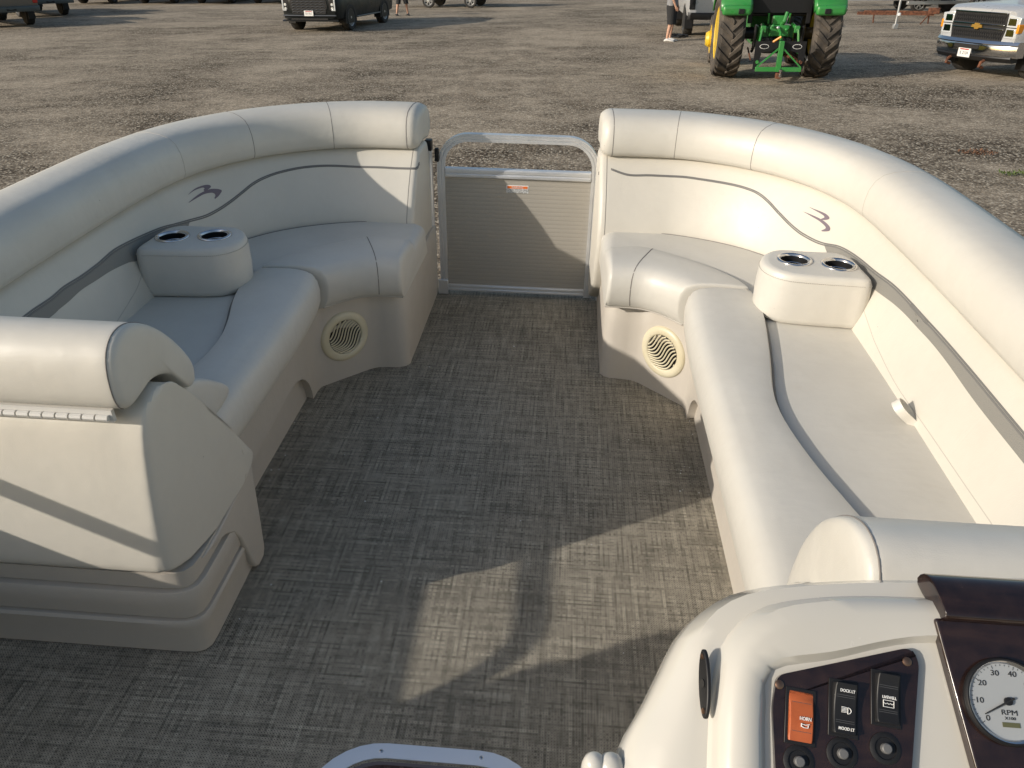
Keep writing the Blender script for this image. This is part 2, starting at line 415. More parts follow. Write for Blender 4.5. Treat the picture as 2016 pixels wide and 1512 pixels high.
def couch(side, y_end, label, back_end=None):
    c = thing('couch', label, 'couch', mir(side, (.9, 2.4, 0)), 0, GROUP_C)
    # moulded base
    P = base_outline(y_end); mb = MB(); rings = []
    for x, y in P:
        z0 = arch(y) if y < 2.301 else 0
        q = mir(side, (x, y)); i = mir(side, (x+.06, y+(.0 if x > .5 else .0))) if y < 2.5 else mir(side, (x+.06 if x < .375 else x+.04, y+(.06 if x > .375 else 0)))
        lean = .012 if y < 2.6 else .0
        b = mir(side, (x-lean*.4, y-lean*.4)); t_ = mir(side, (x+lean*.3, y+lean*.3))
        col = []
        col.append(Vector((i.x, i.y, max(z0+.0, .0)+.012 if z0 == 0 else z0+.012)))
        col.append(Vector((b.x, b.y, z0)))
        col.append(Vector((b.x, b.y, z0+.012)))
        for f in (.33, .66): col.append(Vector((q.x, q.y, lerp(z0, .33, f))))
        col.append(Vector((t_.x, t_.y, .318))); col.append(Vector((t_.x+side*.006, t_.y+.006, .327)))
        col.append(Vector((i.x, i.y, .327)))
        rings.append(col)
    mb.loft(rings, True, True, True)
    mb.build('moulded_base', 'plastic', c, smooth=40, bevel=0)
    kick = MB(); rings = []
    for y in (2.36, 2.2, 1.9, 1.6, y_end):
        a = mir(side, (.695, y)); b = mir(side, (1.25, y))
        rings.append([Vector((a.x, y, 0)), Vector((a.x+side*.012, y, .30)), Vector((b.x, y, .30)), Vector((b.x, y, 0))])
    kick.loft(rings, True, True, True); kick.build('toe_kick', 'plastic', c)
    # cushions
    bow = cushion(side, BOW_F, BOW_G, BOW_K, 34, 'seat_cushion', c, .034, .012)
    sl = side_lines(y_end); sd = cushion(side, *sl, 44, 'seat_cushion', c, .02, .01)
    pip = MB()
    for F, G, K in (bow, sd):
        pts = []
        for i in range(0, 41):
            t = .01+.98*i/40; g, kk = at(G, t), at(K, t); e = (kk-g).normalized()
            pts.append(mir(side, (g.x+e.x*.001, g.y+e.y*.001, .4475)))
        if F is sd[0]: pip.tube(pts, .0038, 6)
    pip.build('piping', 'piping', c)
    crease_shade = MB()
    for F, G, K in (bow, sd): crease_shade.tube([mir(side, (at(K, .07+.93*i/30).x, at(K, .07+.93*i/30).y, .4500)) for i in range(31)], .0024 if F is sd[0] else .0014, 6)
    crease_shade.build('crease', 'seam', c)
    # dark cord above paints in the shade where seat meets back; the back panel goes down behind the seat
    BP = back_path(back_end or y_end, 72, .330 if side > 0 else .388); rings = rounded_loft(BP, BACK_ROWS, side, .022)
    bk = MB().loft(rings, True, True, True).build('backrest', 'vinyl_back', c, smooth=50)
    rings = rounded_loft(BP, BOL_ROWS, side, .04)
    bo = MB().loft(rings, True, True, True).build('bolster', 'vinyl', c, smooth=50)
    T = arc_lengths(BP)[-1]
    def one(par, m_, *a):
        q = MB(); row_seam(q, BP, *a); q.build('seam', m_, par)
    one(bo, 'seam', BOL_ROWS, side, .045/T, .1, 12.6, .0028, .0007)
    for d in ((.29, .60) if side > 0 else (.345, .67)): one(bo, 'seam', BOL_ROWS, side, d/T, .1, 12.5, .0024, .0006)
    for d in (1.20,) if side > 0 else (1.0,): one(bo, 'soft_seam', BOL_ROWS, side, d/T, 1, 12, .0025, .0008)
    one(bk, 'seam', BACK_ROWS, side, .028/T, .2, 6.2, .0024, .0007)
    # seams across the bow cushion roll
    sm = MB(); F, G, K = bow
    for t in (.30,):
        sec = [mir(side, p) for p in cushion_section(at(F, t), at(G, t), at(K, t))][2:13]
        sec = resample(sec, 24); nr = [(p-mir(side, (at(F, t).lerp(at(G, t), .5).x, at(F, t).lerp(at(G, t), .5).y, .25))) for p in sec]
        nr = [Vector((n.x*.4, n.y*1.0, n.z)) if i < 9 else Vector((0, 0, 1)) for i, n in enumerate(nr)]
        strip(sm, sec, nr, .003, .0015)
    sm.build('seam', 'seam', c)
    # welt under the cushion lip
    w = MB()
    for (F, G, K) in (bow, sd):
        pts = [mir(side, (at(F, i/30).x+.024*(at(G, i/30)-at(F, i/30)).normalized().x, at(F, i/30).y+.024*(at(G, i/30)-at(F, i/30)).normalized().y, .3185)) for i in range(31)]
        w.tube(pts, .0030, 6)
    w.build('welt', 'soft_seam', c)
    return c, BP, bk
cs, BPS, BKS = couch(1, .75, 'long cream couch with fabric loop along the starboard side, right of the gate')
cp, BPP, BKP = couch(-1, 1.50, 'shorter shaded cream couch on the port side, left of the gate', 1.22)

# ---- armrests with two cup holders --------------------------------------
def cup_block(side, label):
    loc = mir(side, (.96, 2.26, .45))
    a = thing('cup_holder_armrest', label, 'armrest', loc, 0, 'cup holder armrests on the couches')
    P = [(1.112, 2.150), (1.112, 2.235), (1.105, 2.33), (1.07, 2.37), (1.02, 2.372), (.97, 2.372), (.92, 2.378), (.88, 2.375), (.845, 2.352), (.822, 2.315), (.812, 2.27), (.818, 2.225), (.84, 2.19), (.875, 2.166), (.93, 2.156), (1.0, 2.150), (1.06, 2.147)]
    P = spline([Vector((*p, 0)) for p in P], 56, True)
    cx, cy = sum(p.x for p in P)/len(P), sum(p.y for p in P)/len(P)
    rings = []
    for z, s, dx in ((.452, .93, .0), (.456, .975, .0), (.47, 1.0, 0), (.52, 1.015, 0), (.57, 1.01, 0), (.592, 1.0, 0), (.596, .993, 0), (.606, .97, 0), (.611, .93, 0), (.613, .85, 0)):
        rings.append([mir(side, (cx+(p.x-cx)*s, cy+(p.y-cy)*s, z)) for p in P])
    # top with two holes: fill by bmesh boolean-free approach: top cap fan is covered by the rims, wells sink through it
    mb = MB(); mb.loft(rings, True, True, False)
    bm = bmesh.new(); outer = rings[-1]
    holes = [(.915, 2.282, .040), (1.042, 2.256, .040)]
    vs = [bm.verts.new(p) for p in outer]; es = [bm.edges.new((vs[i], vs[(i+1) % len(vs)])) for i in range(len(vs))]
    for hx, hy, hr in holes:
        hv = [bm.verts.new(mir(side, (hx+hr*cos(2*pi*i/28), hy+hr*sin(2*pi*i/28), .614))) for i in range(28)]
        es += [bm.edges.new((hv[i], hv[(i+1) % 28])) for i in range(28)]
    bmesh.ops.triangle_fill(bm, use_beauty=True, edges=es)
    bm.verts.index_update(); mb.add([v.co.copy() for v in bm.verts], [tuple(v.index for v in f.verts) for f in bm.faces]); bm.free()
    mb.build('padded_block', 'vinyl', a, smooth=50)
    for hx, hy, hr in holes:
        c = mir(side, (hx, hy, .614)); mt = Matrix.Translation(c)
        r = MB().lathe([(.0405, -.006), (.053, -.001), (.0535, .002), (.051, .0045), (.046, .005), (.0425, .002), (.0405, -.012), (.0405, -.006)], 32, mt)
        r.f = [f for f in r.f if len(f) < 10]
        rim = r.build('cup_holder', 'steel', a, smooth=60)
        w = MB().lathe([(.0400, -.002), (.0395, -.03), (.0385, -.03), (.037, -.085), (.03, -.09), (.001, -.09)], 32, mt)
        w.f = [f for f in w.f if not (len(f) > 10 and min(f) == 0 and max(f) < 40)]
        w.build('well', 'black', rim, smooth=60)
        sh = MB().lathe([(.0403, -.020), (.0385, -.022), (.0375, -.0225), (.0375, -.025), (.0403, -.026)], 32, mt); sh.f = [f for f in sh.f if len(f) < 10]
        sh.build('inner_ring', 'steel', rim, smooth=60)
    # stitching round the top edge
    st = MB(); Q = resample(rings[5], 150, True)
    for i in range(0, 150):
        p, q = Q[i], Q[(i+1) % 150]; m = p.lerp(q, .5); n = Vector((m.x-loc.x, m.y-loc.y, 0)).normalized()
        u = p.lerp(q, .18); v = p.lerp(q, .82)
        if 'x': strip(st, [u+n*.001, v+n*.001], [n, n], .0014, .0012)
    st.build('stitching', 'soft_seam', a, smooth=0)
    return a
cup_block(1, 'sunlit cream armrest with two steel cup holders on the starboard couch')
cup_block(-1, 'shaded cream armrest with two steel cup holders on the port couch')

# ---- speakers ------------------------------------------------------------
def speaker(side, couch_obj):
    c = mir(side, (.584, 2.469, .170)); nrm = Vector((-side*.70, -.71, .02)); ax = Vector((-side*.71, .70, 0))
    m = rotm(nrm, ax*(1 if side > 0 else -1), c)
    b = MB().lathe([(.066, .004), (.067, .009), (.072, .0115), (.085, .0105), (.0935, .0075), (.0975, .002), (.098, -.004)], 48, m)
    b.f = [f for f in b.f if len(f) < 10]
    o = b.build('speaker', 'speaker', couch_obj, smooth=60)
    MB().lathe([(.0635, .001), (.001, .0005)], 32, m).build('speaker_cone', 'dark', o)
    g = MB(); R = .066
    def phi(x, y): return y*1.0+.020*sin((x*1.0+y*.5)*30)*(1-.2*abs(x)/R)
    # bars follow a wavy family of curves
    for kx in range(-6, 7):
        off = kx*.0116; run = []
        for i in range(61):
            s = -R+2*R*i/60
            a, bb = s, off+.0150*sin(s*46+.5+off*16)*(1-.2*abs(off)/R)
            x, y = a*.8-bb*.6, a*.6+bb*.8
            if math.hypot(x, y) < R: run.append((x, y))
            elif run:
                if len(run) > 2: pass
        if len(run) > 3:
            pts = [m @ Vector((x, y, .0085)) for x, y in run]
            strip(g, pts, [nrm]*len(pts), .0050, .0030)
    g.build('grille', 'speaker', o, smooth=40)
speaker(1, cs); speaker(-1, cp)

# ---- deck ----------------------------------------------------------------
def plan(y): return 1.42
DK = [(-1.42, -2.6), (1.42, -2.6), (1.42, 2.55), (1.36, 2.80), (1.22, 3.05), (1.02, 3.22), (.78, 3.30), (-.78, 3.30), (-1.02, 3.22), (-1.22, 3.05), (-1.36, 2.80), (-1.42, 2.55)]
DKp = [(XC+x, y) for x, y in DK]
fl = MB().add([(x, y, 0) for x, y in DKp], [tuple(range(len(DKp)))]).build('deck_floor', 'floor', None, smooth=0)
tag(fl, kind='structure')
hull = thing('pontoon_hull', 'aluminium pontoon hull and deck edge carrying the couches', 'boat', (XC, 0, -.1))
MB().prism([(x, y) for x, y in DKp], -.055, Matrix.Translation((0, 0, -.004))).build('deck_edge', 'alu', hull, smooth=0)
for sx in (-1, 1):
    P = [Vector((XC+sx*1.0, y, z)) for y, z in ((-2.7, -.28), (-1, -.28), (1, -.28), (2.5, -.28), (3.0, -.27), (3.3, -.22), (3.5, -.15))]
    MB().tube(P, [.2, .2, .2, .2, .17, .11, .02], 24).build('pontoon_tube', 'alu', hull)

# ---- gate ----------------------------------------------------------------
GX0, GX1, GY = -.555, .135, 3.262
def rail_prof(w, d):            # extruded rail section with two grooves
    return [(-w, -d), (-w*.35, -d), (-w*.3, -d*.7), (-w*.1, -d*.7), (-w*.05, -d), (w*.45, -d), (w*.5, -d*.7), (w*.7, -d*.7), (w*.75, -d), (w, -d), (w, d), (-w, d)]
def arch_path(x0, x1, z0, z1, r, y, n=10):
    P = [Vector((x0, y, z0)), Vector((x0, y, (z0+z1-r)/2)), Vector((x0, y, z1-r))]
    for i in range(1, n+1): a = pi/2*i/n; P.append(Vector((x0+r-r*cos(a), y, z1-r+r*sin(a))))
    P.append(Vector(((x0+x1)/2, y, z1)))
    for i in range(0, n+1): a = pi/2*i/n; P.append(Vector((x1-r+r*sin(a), y, z1-r+r*cos(a))))
    P += [Vector((x1, y, (z0+z1-r)/2)), Vector((x1, y, z0))]
    return P
gate = thing('gate', 'aluminium bow gate with ribbed taupe panel between the two couches', 'gate', (XC, GY, 0))
MB().tube(arch_path(GX0+.016, GX1-.016, .012, .715, .12, GY), .016, prof=rail_prof(.016, .016), up=(0, 1, 0)).build('gate_frame', 'alu', gate, smooth=25)
def rail(name, x0, x1, z0, z1, par, y=GY):
    mb = MB(); mb.box(x0, x1, y-.014, y+.014, z0, z1); h = z1-z0
    mb.box(x0+.001, x1-.001, y-.020, y-.0145, z0+h*.08, z0+h*.40); mb.box(x0+.001, x1-.001, y-.018, y-.0145, z0+h*.55, z0+h*.92)
    return mb.build(name, 'alu', par, bevel=.0015)
rail('cross_rail', GX0+.034, GX1-.034, .548, .586, gate); rail('bottom_rail', GX0+.034, GX1-.034, .020, .050, gate)
MB().box(GX0+.030, GX1-.030, GY-.006, GY+.004, .049, .549).build('panel', 'panel', gate, smooth=0)
# orange and white warning sticker
st = MB().box(-.258, -.163, GY-.0075, GY-.0055, .487, .520).build('warning_sticker', 'white_ink', gate, smooth=0)
MB().box(-.254, -.167, GY-.0085, GY-.0077, .5065, .517).build('orange_header', 'label_orange', st, smooth=0)
def text(s, size, m4, m, parent, name='lettering', ext=.0002, align='CENTER', sx=1, bold=0):
    cu = bpy.data.curves.new(name, 'FONT'); cu.body = s; cu.size = size; cu.align_x = align; cu.align_y = 'CENTER'; cu.extrude = ext; cu.offset = bold; cu.resolution_u = 3
    cu.materials.append(M[m]); o = bpy.data.objects.new(name, cu)
    dg = bpy.context.evaluated_depsgraph_get(); COL.objects.link(o); dg.update()
    me = bpy.data.meshes.new_from_object(o.evaluated_get(dg)); bpy.data.objects.remove(o)
    off = Vector(ORG[parent.name])
    t = bpy.data.objects.new(name, me); COL.objects.link(t)
    me.transform(m4 @ Matrix.Diagonal((sx, 1, 1, 1))); me.transform(Matrix.Translation(-off))
    t.parent = parent; ORG[t.name] = tuple(off); me.materials.clear(); me.materials.append(M[m])
    return t
mz = rotm((0, -1, 0), (1, 0, 0), (-.2105, GY-.0090, .5117))
text('WARNING', .0105, mz, 'white_ink', st)
for i, s_ in enumerate(('TO AVOID PERSONAL INJURY', 'OR DEATH DO NOT SIT ON', 'GATE WHILE UNDER WAY')):
    text(s_, .0072, rotm((0, -1, 0), (1, 0, 0), (-.2105, GY-.0078, .5015-.0062*i)), 'black_ink', st)
MB().box(GX0-.006, GX0+.012, GY-.034, GY-.0165, .615, .672).build('catch', 'black', gate, bevel=.004)
# latch end and hinge side
lt = MB().box(GX0-.012, GX0+.035, GY-.026, GY-.0175, .004, .075).build('latch_bracket', M['alu'], gate, bevel=.003)
hg = MB()
for i in range(24): hg.tube([(GX1+.010, GY-.012, .06+i*.0225), (GX1+.010, GY-.012, .06+i*.0225+.0195)], .0058, 8)
hg.build('hinge', 'steel', gate)
def post(x0, x1, label):
    p = thing('rail_post', label, 'post', ((x0+x1)/2, GY, 0), 0, 'gate posts at the bow')
    MB().box(x0, x1, GY-.017, GY+.017, .0, .66).build('upright', 'alu', p, bevel=.003)
    m_ = (x0+x1)/2
    MB().box(x0-.002, x1+.003, GY-.020, GY+.02, .655, .70).build('end_cap', 'black', p, bevel=.004)
    MB().box(x0+.004, x1-.004, GY-.022, GY-.0175, .01, .62).build('track', 'alu', p, bevel=.001)
post(-.602, -.578, 'aluminium post beside the latch side of the gate, left of it')
post(.160, .178, 'aluminium post beside the hinge side of the gate, right of it')

M['button'] = mat('grey button', (.12, .12, .12), .45)
M['bronze'] = mat('tarnished screw', (.25, .15, .10), .3, .9)
M['dial'] = mat('pale dial', (.33, .345, .35), .25)
M['lcd'] = mat('green grey display', (.10, .10, .05), .3)
M['sky_alu'] = mat('sky tinted trim', (.70, .77, .88), .35, .1)  # blue cast in the base colour stands for reflected sky
M['binding'] = mat('grey binding tape', (.13, .115, .125), .8)

# ---- lounge backs (upholstered end pieces that hinge) ----------------------
GROUP_L = 'upholstered lounge backs closing the aft ends of the couches'
def lounge(side, dy, label, wide=.80, full=True):
    L = thing('lounge_back', label, 'lounge back', mir(side, (.9, 1.2+dy, 0)), 0, GROUP_L)
    def sec(pts, dx, aft=0, drop=0):
        ya = min(p[0] for p in pts)+aft; T_, B_ = pts[4:13], pts[12:]+pts[:1]
        def zat(L_, y):
            L_ = sorted(L_)
            for (a, b), (c, d) in zip(L_, L_[1:]):
                if a <= y <= c: return lerp(b, d, (y-a)/max(c-a, 1e-6))
            return L_[0][1] if y < L_[0][0] else L_[-1][1]
        out = []; up_, lo_ = zat(T_, ya), zat(B_, ya)
        for y, z in pts:
            if y < ya:
                f = min(1, max(0, (z-.27)/(.70-.27))); z = lerp(lo_, up_, f); y = ya+.0005
            out.append(mir(side, (dx, y+dy, z)))
        return out
    body = [(1.140, .285), (1.1405, .32), (1.146, .40), (1.155, .50), (1.166, .60), (1.174, .645), (1.19, .664), (1.22, .668), (1.27, .655), (1.31, .60), (1.40, .47), (1.50, .345), (1.525, .318), (1.515, .300), (1.45, .287), (1.30, .268), (1.20, .272), (1.15, .278)]
    side_p = [(1.140, .285), (1.1405, .32), (1.146, .40), (1.155, .50), (1.168, .60), (1.180, .655), (1.205, .685), (1.245, .702), (1.285, .688), (1.34, .62), (1.43, .49), (1.52, .350), (1.538, .325), (1.522, .300), (1.45, .287), (1.30, .268), (1.20, .272), (1.15, .278)]
    mix = lambda a, b, t: [(lerp(p[0], q[0], t), lerp(p[1], q[1], t)) for p, q in zip(a, b)]
    R = []
    for dx in (.585+wide, 1.2, 1.0, .80, .70): R.append(sec(body, dx))
    for dx, t in ((.675, .2), (.655, .75), (.64, 1), (.625, 1)): R.append(sec(mix(body, side_p, t), dx))
    for dx, af in ((.618, .002), (.608, .006), (.600, .013), (.594, .023), (.588, .038), (.583, .06), (.579, .085), (.575, .11), (.572, .135), (.569, .16), (.567, .185), (.565, .21), (.563, .235), (.561, .26), (.559, .285), (.557, .31), (.556, .335)): R.append(sec(side_p, dx, af))
    MB().loft(R, True, True, True).build('back_panel', 'vinyl_back', L, smooth=60, sub=1)
    # bolster roll
    bol = [(1.165, .692), (1.150, .710), (1.145, .742), (1.149, .785), (1.164, .818), (1.195, .838), (1.24, .836), (1.295, .808), (1.35, .758), (1.40, .695), (1.43, .64), (1.425, .60), (1.395, .600), (1.36, .635), (1.32, .678), (1.26, .700), (1.20, .694)]
    if not full: bol[6:17] = [(1.24, .836), (1.29, .808), (1.34, .755), (1.375, .69), (1.395, .62), (1.40, .54), (1.38, .47), (1.34, .45), (1.28, .50), (1.22, .60), (1.185, .67)]
    bol = [(p.x, p.y) for p in spline([Vector((a, b, 0)) for a, b in bol], 56, True)]
    c = (1.27, .76); R = []
    def shr(k): return [(c[0]+(y-c[0])*k, c[1]+(z-c[1])*k) for y, z in bol]
    for dx in (.585+wide, 1.2, 1.0, .8, .65): R.append([mir(side, (dx, y+dy, z)) for y, z in bol])
    for dx, kk in ((.630, 1), (.620, .999), (.612, .993), (.605, .975), (.600, .94), (.597, .88), (.594, .75), (.592, .5), (.591, .25)): R.append([mir(side, (dx, y+dy, z)) for y, z in shr(kk)])
    bo = MB().loft(R, True, True, True).build('bolster', 'vinyl', L, smooth=60)
    sm = MB(); pts = [mir(side, (.612, y+dy, z)) for y, z in shr(.998)][:(36 if full else 30)]; pts = resample(pts, 60)
    strip(sm, pts, [p-mir(side, (.64, c[0]+dy, c[1])) for p in pts], .0022, .0012); sm.build('seam', 'seam', bo)
    if full:
        # forward pad and stepped plinth
        pad = [(1.34, .60), (1.42, .61), (1.50, .565), (1.585, .50), (1.61, .475), (1.60, .455), (1.5, .45), (1.34, .46)]
        R = [[mir(side, (dx, c2[0]+(y-c2[0])*k_+dy, c2[1]+(z-c2[1])*k_)) for y, z in pad] for c2 in ((1.45, .52),) for dx, k_ in ((1.38, 1), (.65, 1), (.625, .98), (.615, .92), (.610, .8))]
        MB().loft(R, True, True, True).build('front_pad', 'vinyl', L, smooth=60, sub=1)
    rows = [(.0, .012), (.004, .0), (.045, .0), (.085, -.006), (.104, -.010), (.112, -.006), (.114, .008), (.118, .009), (.122, -.004), (.16, -.009), (.196, -.014), (.206, -.010), (.208, .006), (.213, .007), (.217, -.004), (.245, -.007), (.264, -.008)]
    plan_ = [(1.38, 1.168), (1.0, 1.168), (.72, 1.168), (.64, 1.168), (.610, 1.170), (.592, 1.178), (.582, 1.194), (.580, 1.22), (.580, 1.30), (.581, 1.40), (.582, 1.50)]
    R = []
    for z, o in rows:
        r = []
        for i, (dx, y) in enumerate(plan_):
            nx = 0 if i < 4 else min(1, (i-3)/4); ny = 1-nx
            r.append(mir(side, (dx-(-o)*nx, y+o*ny+dy, z)))
        r.append(mir(side, (1.38, 1.50+dy, z))); R.append(r)
    MB().loft(R, True, True, True).build('stepped_plinth', 'plastic', L, smooth=35)
    if full:
        h = MB()
        for i in range(30):
            x = .638+i*.026
            if x > 1.38: break
            a, b = mir(side, (x, 1.152+dy, .678)), mir(side, (x+.0225, 1.152+dy, .678)); h.tube([a, b], .0062, 8)
        a0, a1 = mir(side, (.632, 1.1535+dy, .670)), mir(side, (1.385, 1.160+dy, .690))
        h.box(min(a0.x, a1.x), max(a0.x, a1.x), a0.y+.003, a1.y+.006, .666, .692)
        h.build('piano_hinge', 'hinge', L, smooth=40)
    return L
M['hinge'] = mat('painted hinge', (.60, .585, .55), .4)
lounge(-1, 0, 'cream lounge back with long hinge and stepped plinth, nearest on the port side')
lounge(1, -.45, 'cream lounge back just beyond the helm console on the starboard side', full=False)
# moulded skirt that runs from under the port lounge back down to the deck
ft = MB()
poly = [(1.45, .276), (1.30, .258), (1.22, .256), (1.26, .247), (1.30, .236), (1.34, .222), (1.375, .196), (1.400, .155), (1.418, .10), (1.432, .045), (1.445, .012), (1.465, .0), (1.500, .0), (1.514, .02), (1.522, .12), (1.532, .288)]
ft.loft([[mir(-1, (x_, y, z)) for y, z in poly] for x_ in (.566, .62)], True, True, True)
ft.build('end_skirt', 'plastic', cp, bevel=.010, seg=3)

# ---- side rails ------------------------------------------------------------
def side_rail(side, y0, y1, label, grp='fence rails along the boat sides', r=.12):
    f = thing('side_rail', label, 'railing', mir(side, (1.425, (y0+y1)/2, 0)), 0, grp)
    X_ = mir(side, (1.425, 0)).x
    P = [Vector((X_, p.x, p.z)) for p in arch_path(y0, y1, .012, .715, r, 0)]
    MB().tube(P, .016, prof=rail_prof(.016, .016), up=(1, 0, 0)).build('rail_frame', 'alu', f, smooth=25)
    MB().box(X_-.014, X_+.014, y0+.016, y1-.016, .548, .586).build('cross_rail', 'alu', f, bevel=.002)
    MB().box(X_-.006, X_+.006, y0+.016, y1-.016, .02, .549).build('panel', 'panel', f, smooth=0)
side_rail(-1, .34, 2.70, 'aluminium rail with taupe panel outside the port couch')
side_rail(1, -1.2, 2.70, 'aluminium rail with taupe panel outside the starboard couch')

# ---- helm console ----------------------------------------------------------
CO = Vector((.271, .466, .887)); CU = Vector((1, 0, 0)); CV = Vector((0, .8, .6)); CN = Vector((0, -.6, .8))
def cp_(u, v, w=0): return CO+CU*u+CV*v+CN*w
con = thing('helm_console', 'glossy ivory helm console with dark wood switch panel and gauge', 'console', (.4, .6, 0))
def edge(pts, w): return [cp_(u, v, w) for u, v in spline([Vector((a, b, 0)) for a, b in pts], 60) for u, v in ((u, v),)] if False else [cp_(p.x, p.y, w) for p in spline([Vector((a, b, 0)) for a, b in pts], 60)]
rings = [
 edge([(.46, .060), (.2, .060), (.088, .066), (.0, .045), (-.056, .031), (-.063, .00), (-.066, -.05), (-.070, -.2), (-.072, -.35)], -.006),
 edge([(.46, .070), (.2, .071), (.088, .072), (.0, .052), (-.060, .038), (-.071, .005), (-.074, -.05), (-.079, -.2), (-.081, -.35)], .003),
 edge([(.46, .090), (.2, .092), (.08, .091), (.0, .082), (-.052, .066), (-.081, .034), (-.088, -.03), (-.094, -.2), (-.096, -.35)], .003),
 edge([(.46, .104), (.2, .105), (.08, .104), (.0, .098), (-.055, .084), (-.086, .052), (-.098, .02), (-.106, -.05), (-.11, -.2), (-.11, -.35)], -.004),
 edge([(.46, .110), (.2, .111), (.08, .110), (.0, .104), (-.060, .089), (-.094, .058), (-.107, .02), (-.114, -.05), (-.12, -.2), (-.12, -.35)], -.026),
 edge([(.46, .118), (.2, .119), (.08, .117), (.0, .110), (-.068, .094), (-.104, .062), (-.118, .02), (-.126, -.05), (-.13, -.2), (-.13, -.35)], -.0275),
 edge([(.46, .127), (.2, .127), (.08, .124), (-.01, .115), (-.074, .101), (-.112, .072), (-.130, .022), (-.142, -.03), (-.15, -.08), (-.155, -.2), (-.155, -.35)], -.030),
 edge([(.46, .134), (.2, .133), (.08, .130), (-.02, .119), (-.076, .106), (-.106, .088), (-.130, .062), (-.148, .024), (-.164, -.008), (-.180, -.038), (-.19, -.10), (-.19, -.35)], -.055),
 edge([(.46, .132), (.2, .131), (.08, .128), (-.02, .118), (-.077, .105), (-.108, .086), (-.133, .060), (-.153, .022), (-.170, -.012), (-.188, -.044), (-.20, -.10), (-.20, -.35)], -.085)]
base_r = rings[-1]
R = list(rings)
for zf in (.55, .30, .0):
    R.append([Vector((p.x+(-.02 if j > 30 else 0)*(1-zf)+.01, min(p.y, .60)+.015*(1-zf), p.z*zf if zf else 0)) for j, p in enumerate(base_r)])
face = rings[0]
sh = MB().loft(R, False)
sh.add(face, [tuple(range(len(face)))])
sh.build('console_shell', 'gel', con, smooth=50)
def uvm(u, v, w=0, rot=0): return rotm(CN, CU*cos(rot)+CV*sin(rot), cp_(u, v, w))
def plate(poly, name, m, w0, w1, par, bev=.002, rad=0):
    P = [Vector((a, b, 0)) for a, b in poly]
    if rad:
        Q = []
        for i, p in enumerate(P):
            a, b = P[i-1], P[(i+1) % len(P)]; da, db = (a-p).normalized(), (b-p).normalized()
            for t in range(6):
                f = t/5; q = (p+da*rad).lerp(p, f).lerp(p.lerp(p+db*rad, f), f); Q.append(q)
        P = Q
    return MB().loft([[cp_(p.x, p.y, w) for p in P] for w in (w0, w1)], True, True, True).build(name, m, par, smooth=30, bevel=bev, seg=3)
sp = plate([(-.060, -.20), (.030, -.20), (.078, .0492), (.071, .0605), (-.0530, .0275), (-.0585, .0)], 'switch_panel', 'wood', -.0058, .0004, con, .0022, .008)
def rocker(u, v, w, h, rot, m, name, nose):
    sk = MB(); mm = uvm(u, v, .0007, rot)
    Q = [(-w/2-.003, -h/2-.003), (w/2+.003, -h/2-.003), (w/2+.003, h/2+.003), (-w/2-.003, h/2+.003)]
    fr = MB().prism(Q, .0012, mm).build(name, 'black', con, bevel=.0008)
    # rocker cap: curved profile along its height
    n = 14; rr = []
    for i in range(n+1):
        y = -h/2+h*i/n; z = .0055+nose*(abs(i/n-.5)*2)**2*.0035+(.0035*(i/n-.5)*(1 if nose > 0 else -1))
        e = 1 if 0 < i < n else .96
        rr.append([mm @ Vector(q) for q in ((-w/2*e, y, .0012), (-w/2*e, y, z*.75), (-w/2*.90*e, y, z), (w/2*.90*e, y, z), (w/2*e, y, z*.75), (w/2*e, y, .0012))])
    cap = MB().loft(rr, True, True, True).build('rocker_cap', m, fr, smooth=40, bevel=.0006)
    for gy in ((-.28, -.24, .22, .26) if m == 'black' else (-.30, .28)):
        y = gy*h; z = .0055+nose*(abs(gy)*2)**2*.0035+(.0035*gy*(1 if nose > 0 else -1))+.0001
        gr = MB(); gr.loft([[mm @ Vector((x, y-.0002, z)), mm @ Vector((x, y+.0002, z))] for x in (-w*.40, w*.40)], False); gr.build('ridge', 'ridge', fr, smooth=0)
    return fr, mm
M['ridge'] = mat('worn ridge', (.07, .07, .07), .5)
def capz(gy, nose): return .0055+nose*(abs(gy)*2)**2*.0035+(.0035*gy*(1 if nose > 0 else -1))+.0004
fr, mm = rocker(-.0345, -.0065, .0215, .042, -.10, 'orange', 'rocker_switch', -1)
text('HORN', .0042, mm @ Matrix.Translation((.003, -.0015, capz(0, -1)+.0006)), 'white_ink', fr, sx=.85, bold=.00006)
def stroke(fr, mm, lines, w, z, name='symbol'):
    g = MB()
    for L_ in lines:
        pts = [mm @ Vector((x, y, z)) for x, y in L_]; nn = (mm.to_3x3() @ Vector((0, 0, 1)))
        strip(g, pts, [nn]*len(pts), w, .0003)
    g.build(name, 'white_ink', fr, smooth=0)
stroke(fr, mm, [[(-.0005, -.0055), (-.0005, -.0085)], [(-.0005, -.006), (.003, -.0065), (.0066, -.0055)], [(-.0005, -.0078), (.0015, -.0088), (.0052, -.0088), (.0056, -.0066)]], .0006, capz(-.15, -1)+.0008)
fr, mm = rocker(.0045, .0030, .0205, .043, -.10, 'black', 'rocker_switch', 1)
text('DOCK LT', .0036, mm @ Matrix.Translation((.001, .0150, capz(.35, 1))), 'white_ink', fr, sx=.85, bold=.00006)
text('MOOD LT', .0036, mm @ Matrix.Translation((.001, -.0170, capz(-.4, 1))), 'white_ink', fr, sx=.85, bold=.00006)
arcD = [(.0022+.0030*cos(a), -.0015+.0026*sin(a)) for a in [(-pi/2)+pi*i/10 for i in range(11)]]
stroke(fr, mm, [[(.0022, .0011), (.0022, -.0041)], arcD]+[[(-.0032, .0016-.0011*i-.0004), (.0012, .0010-.0010*i)] for i in range(5)], .0005, capz(0, 1)+.0002)
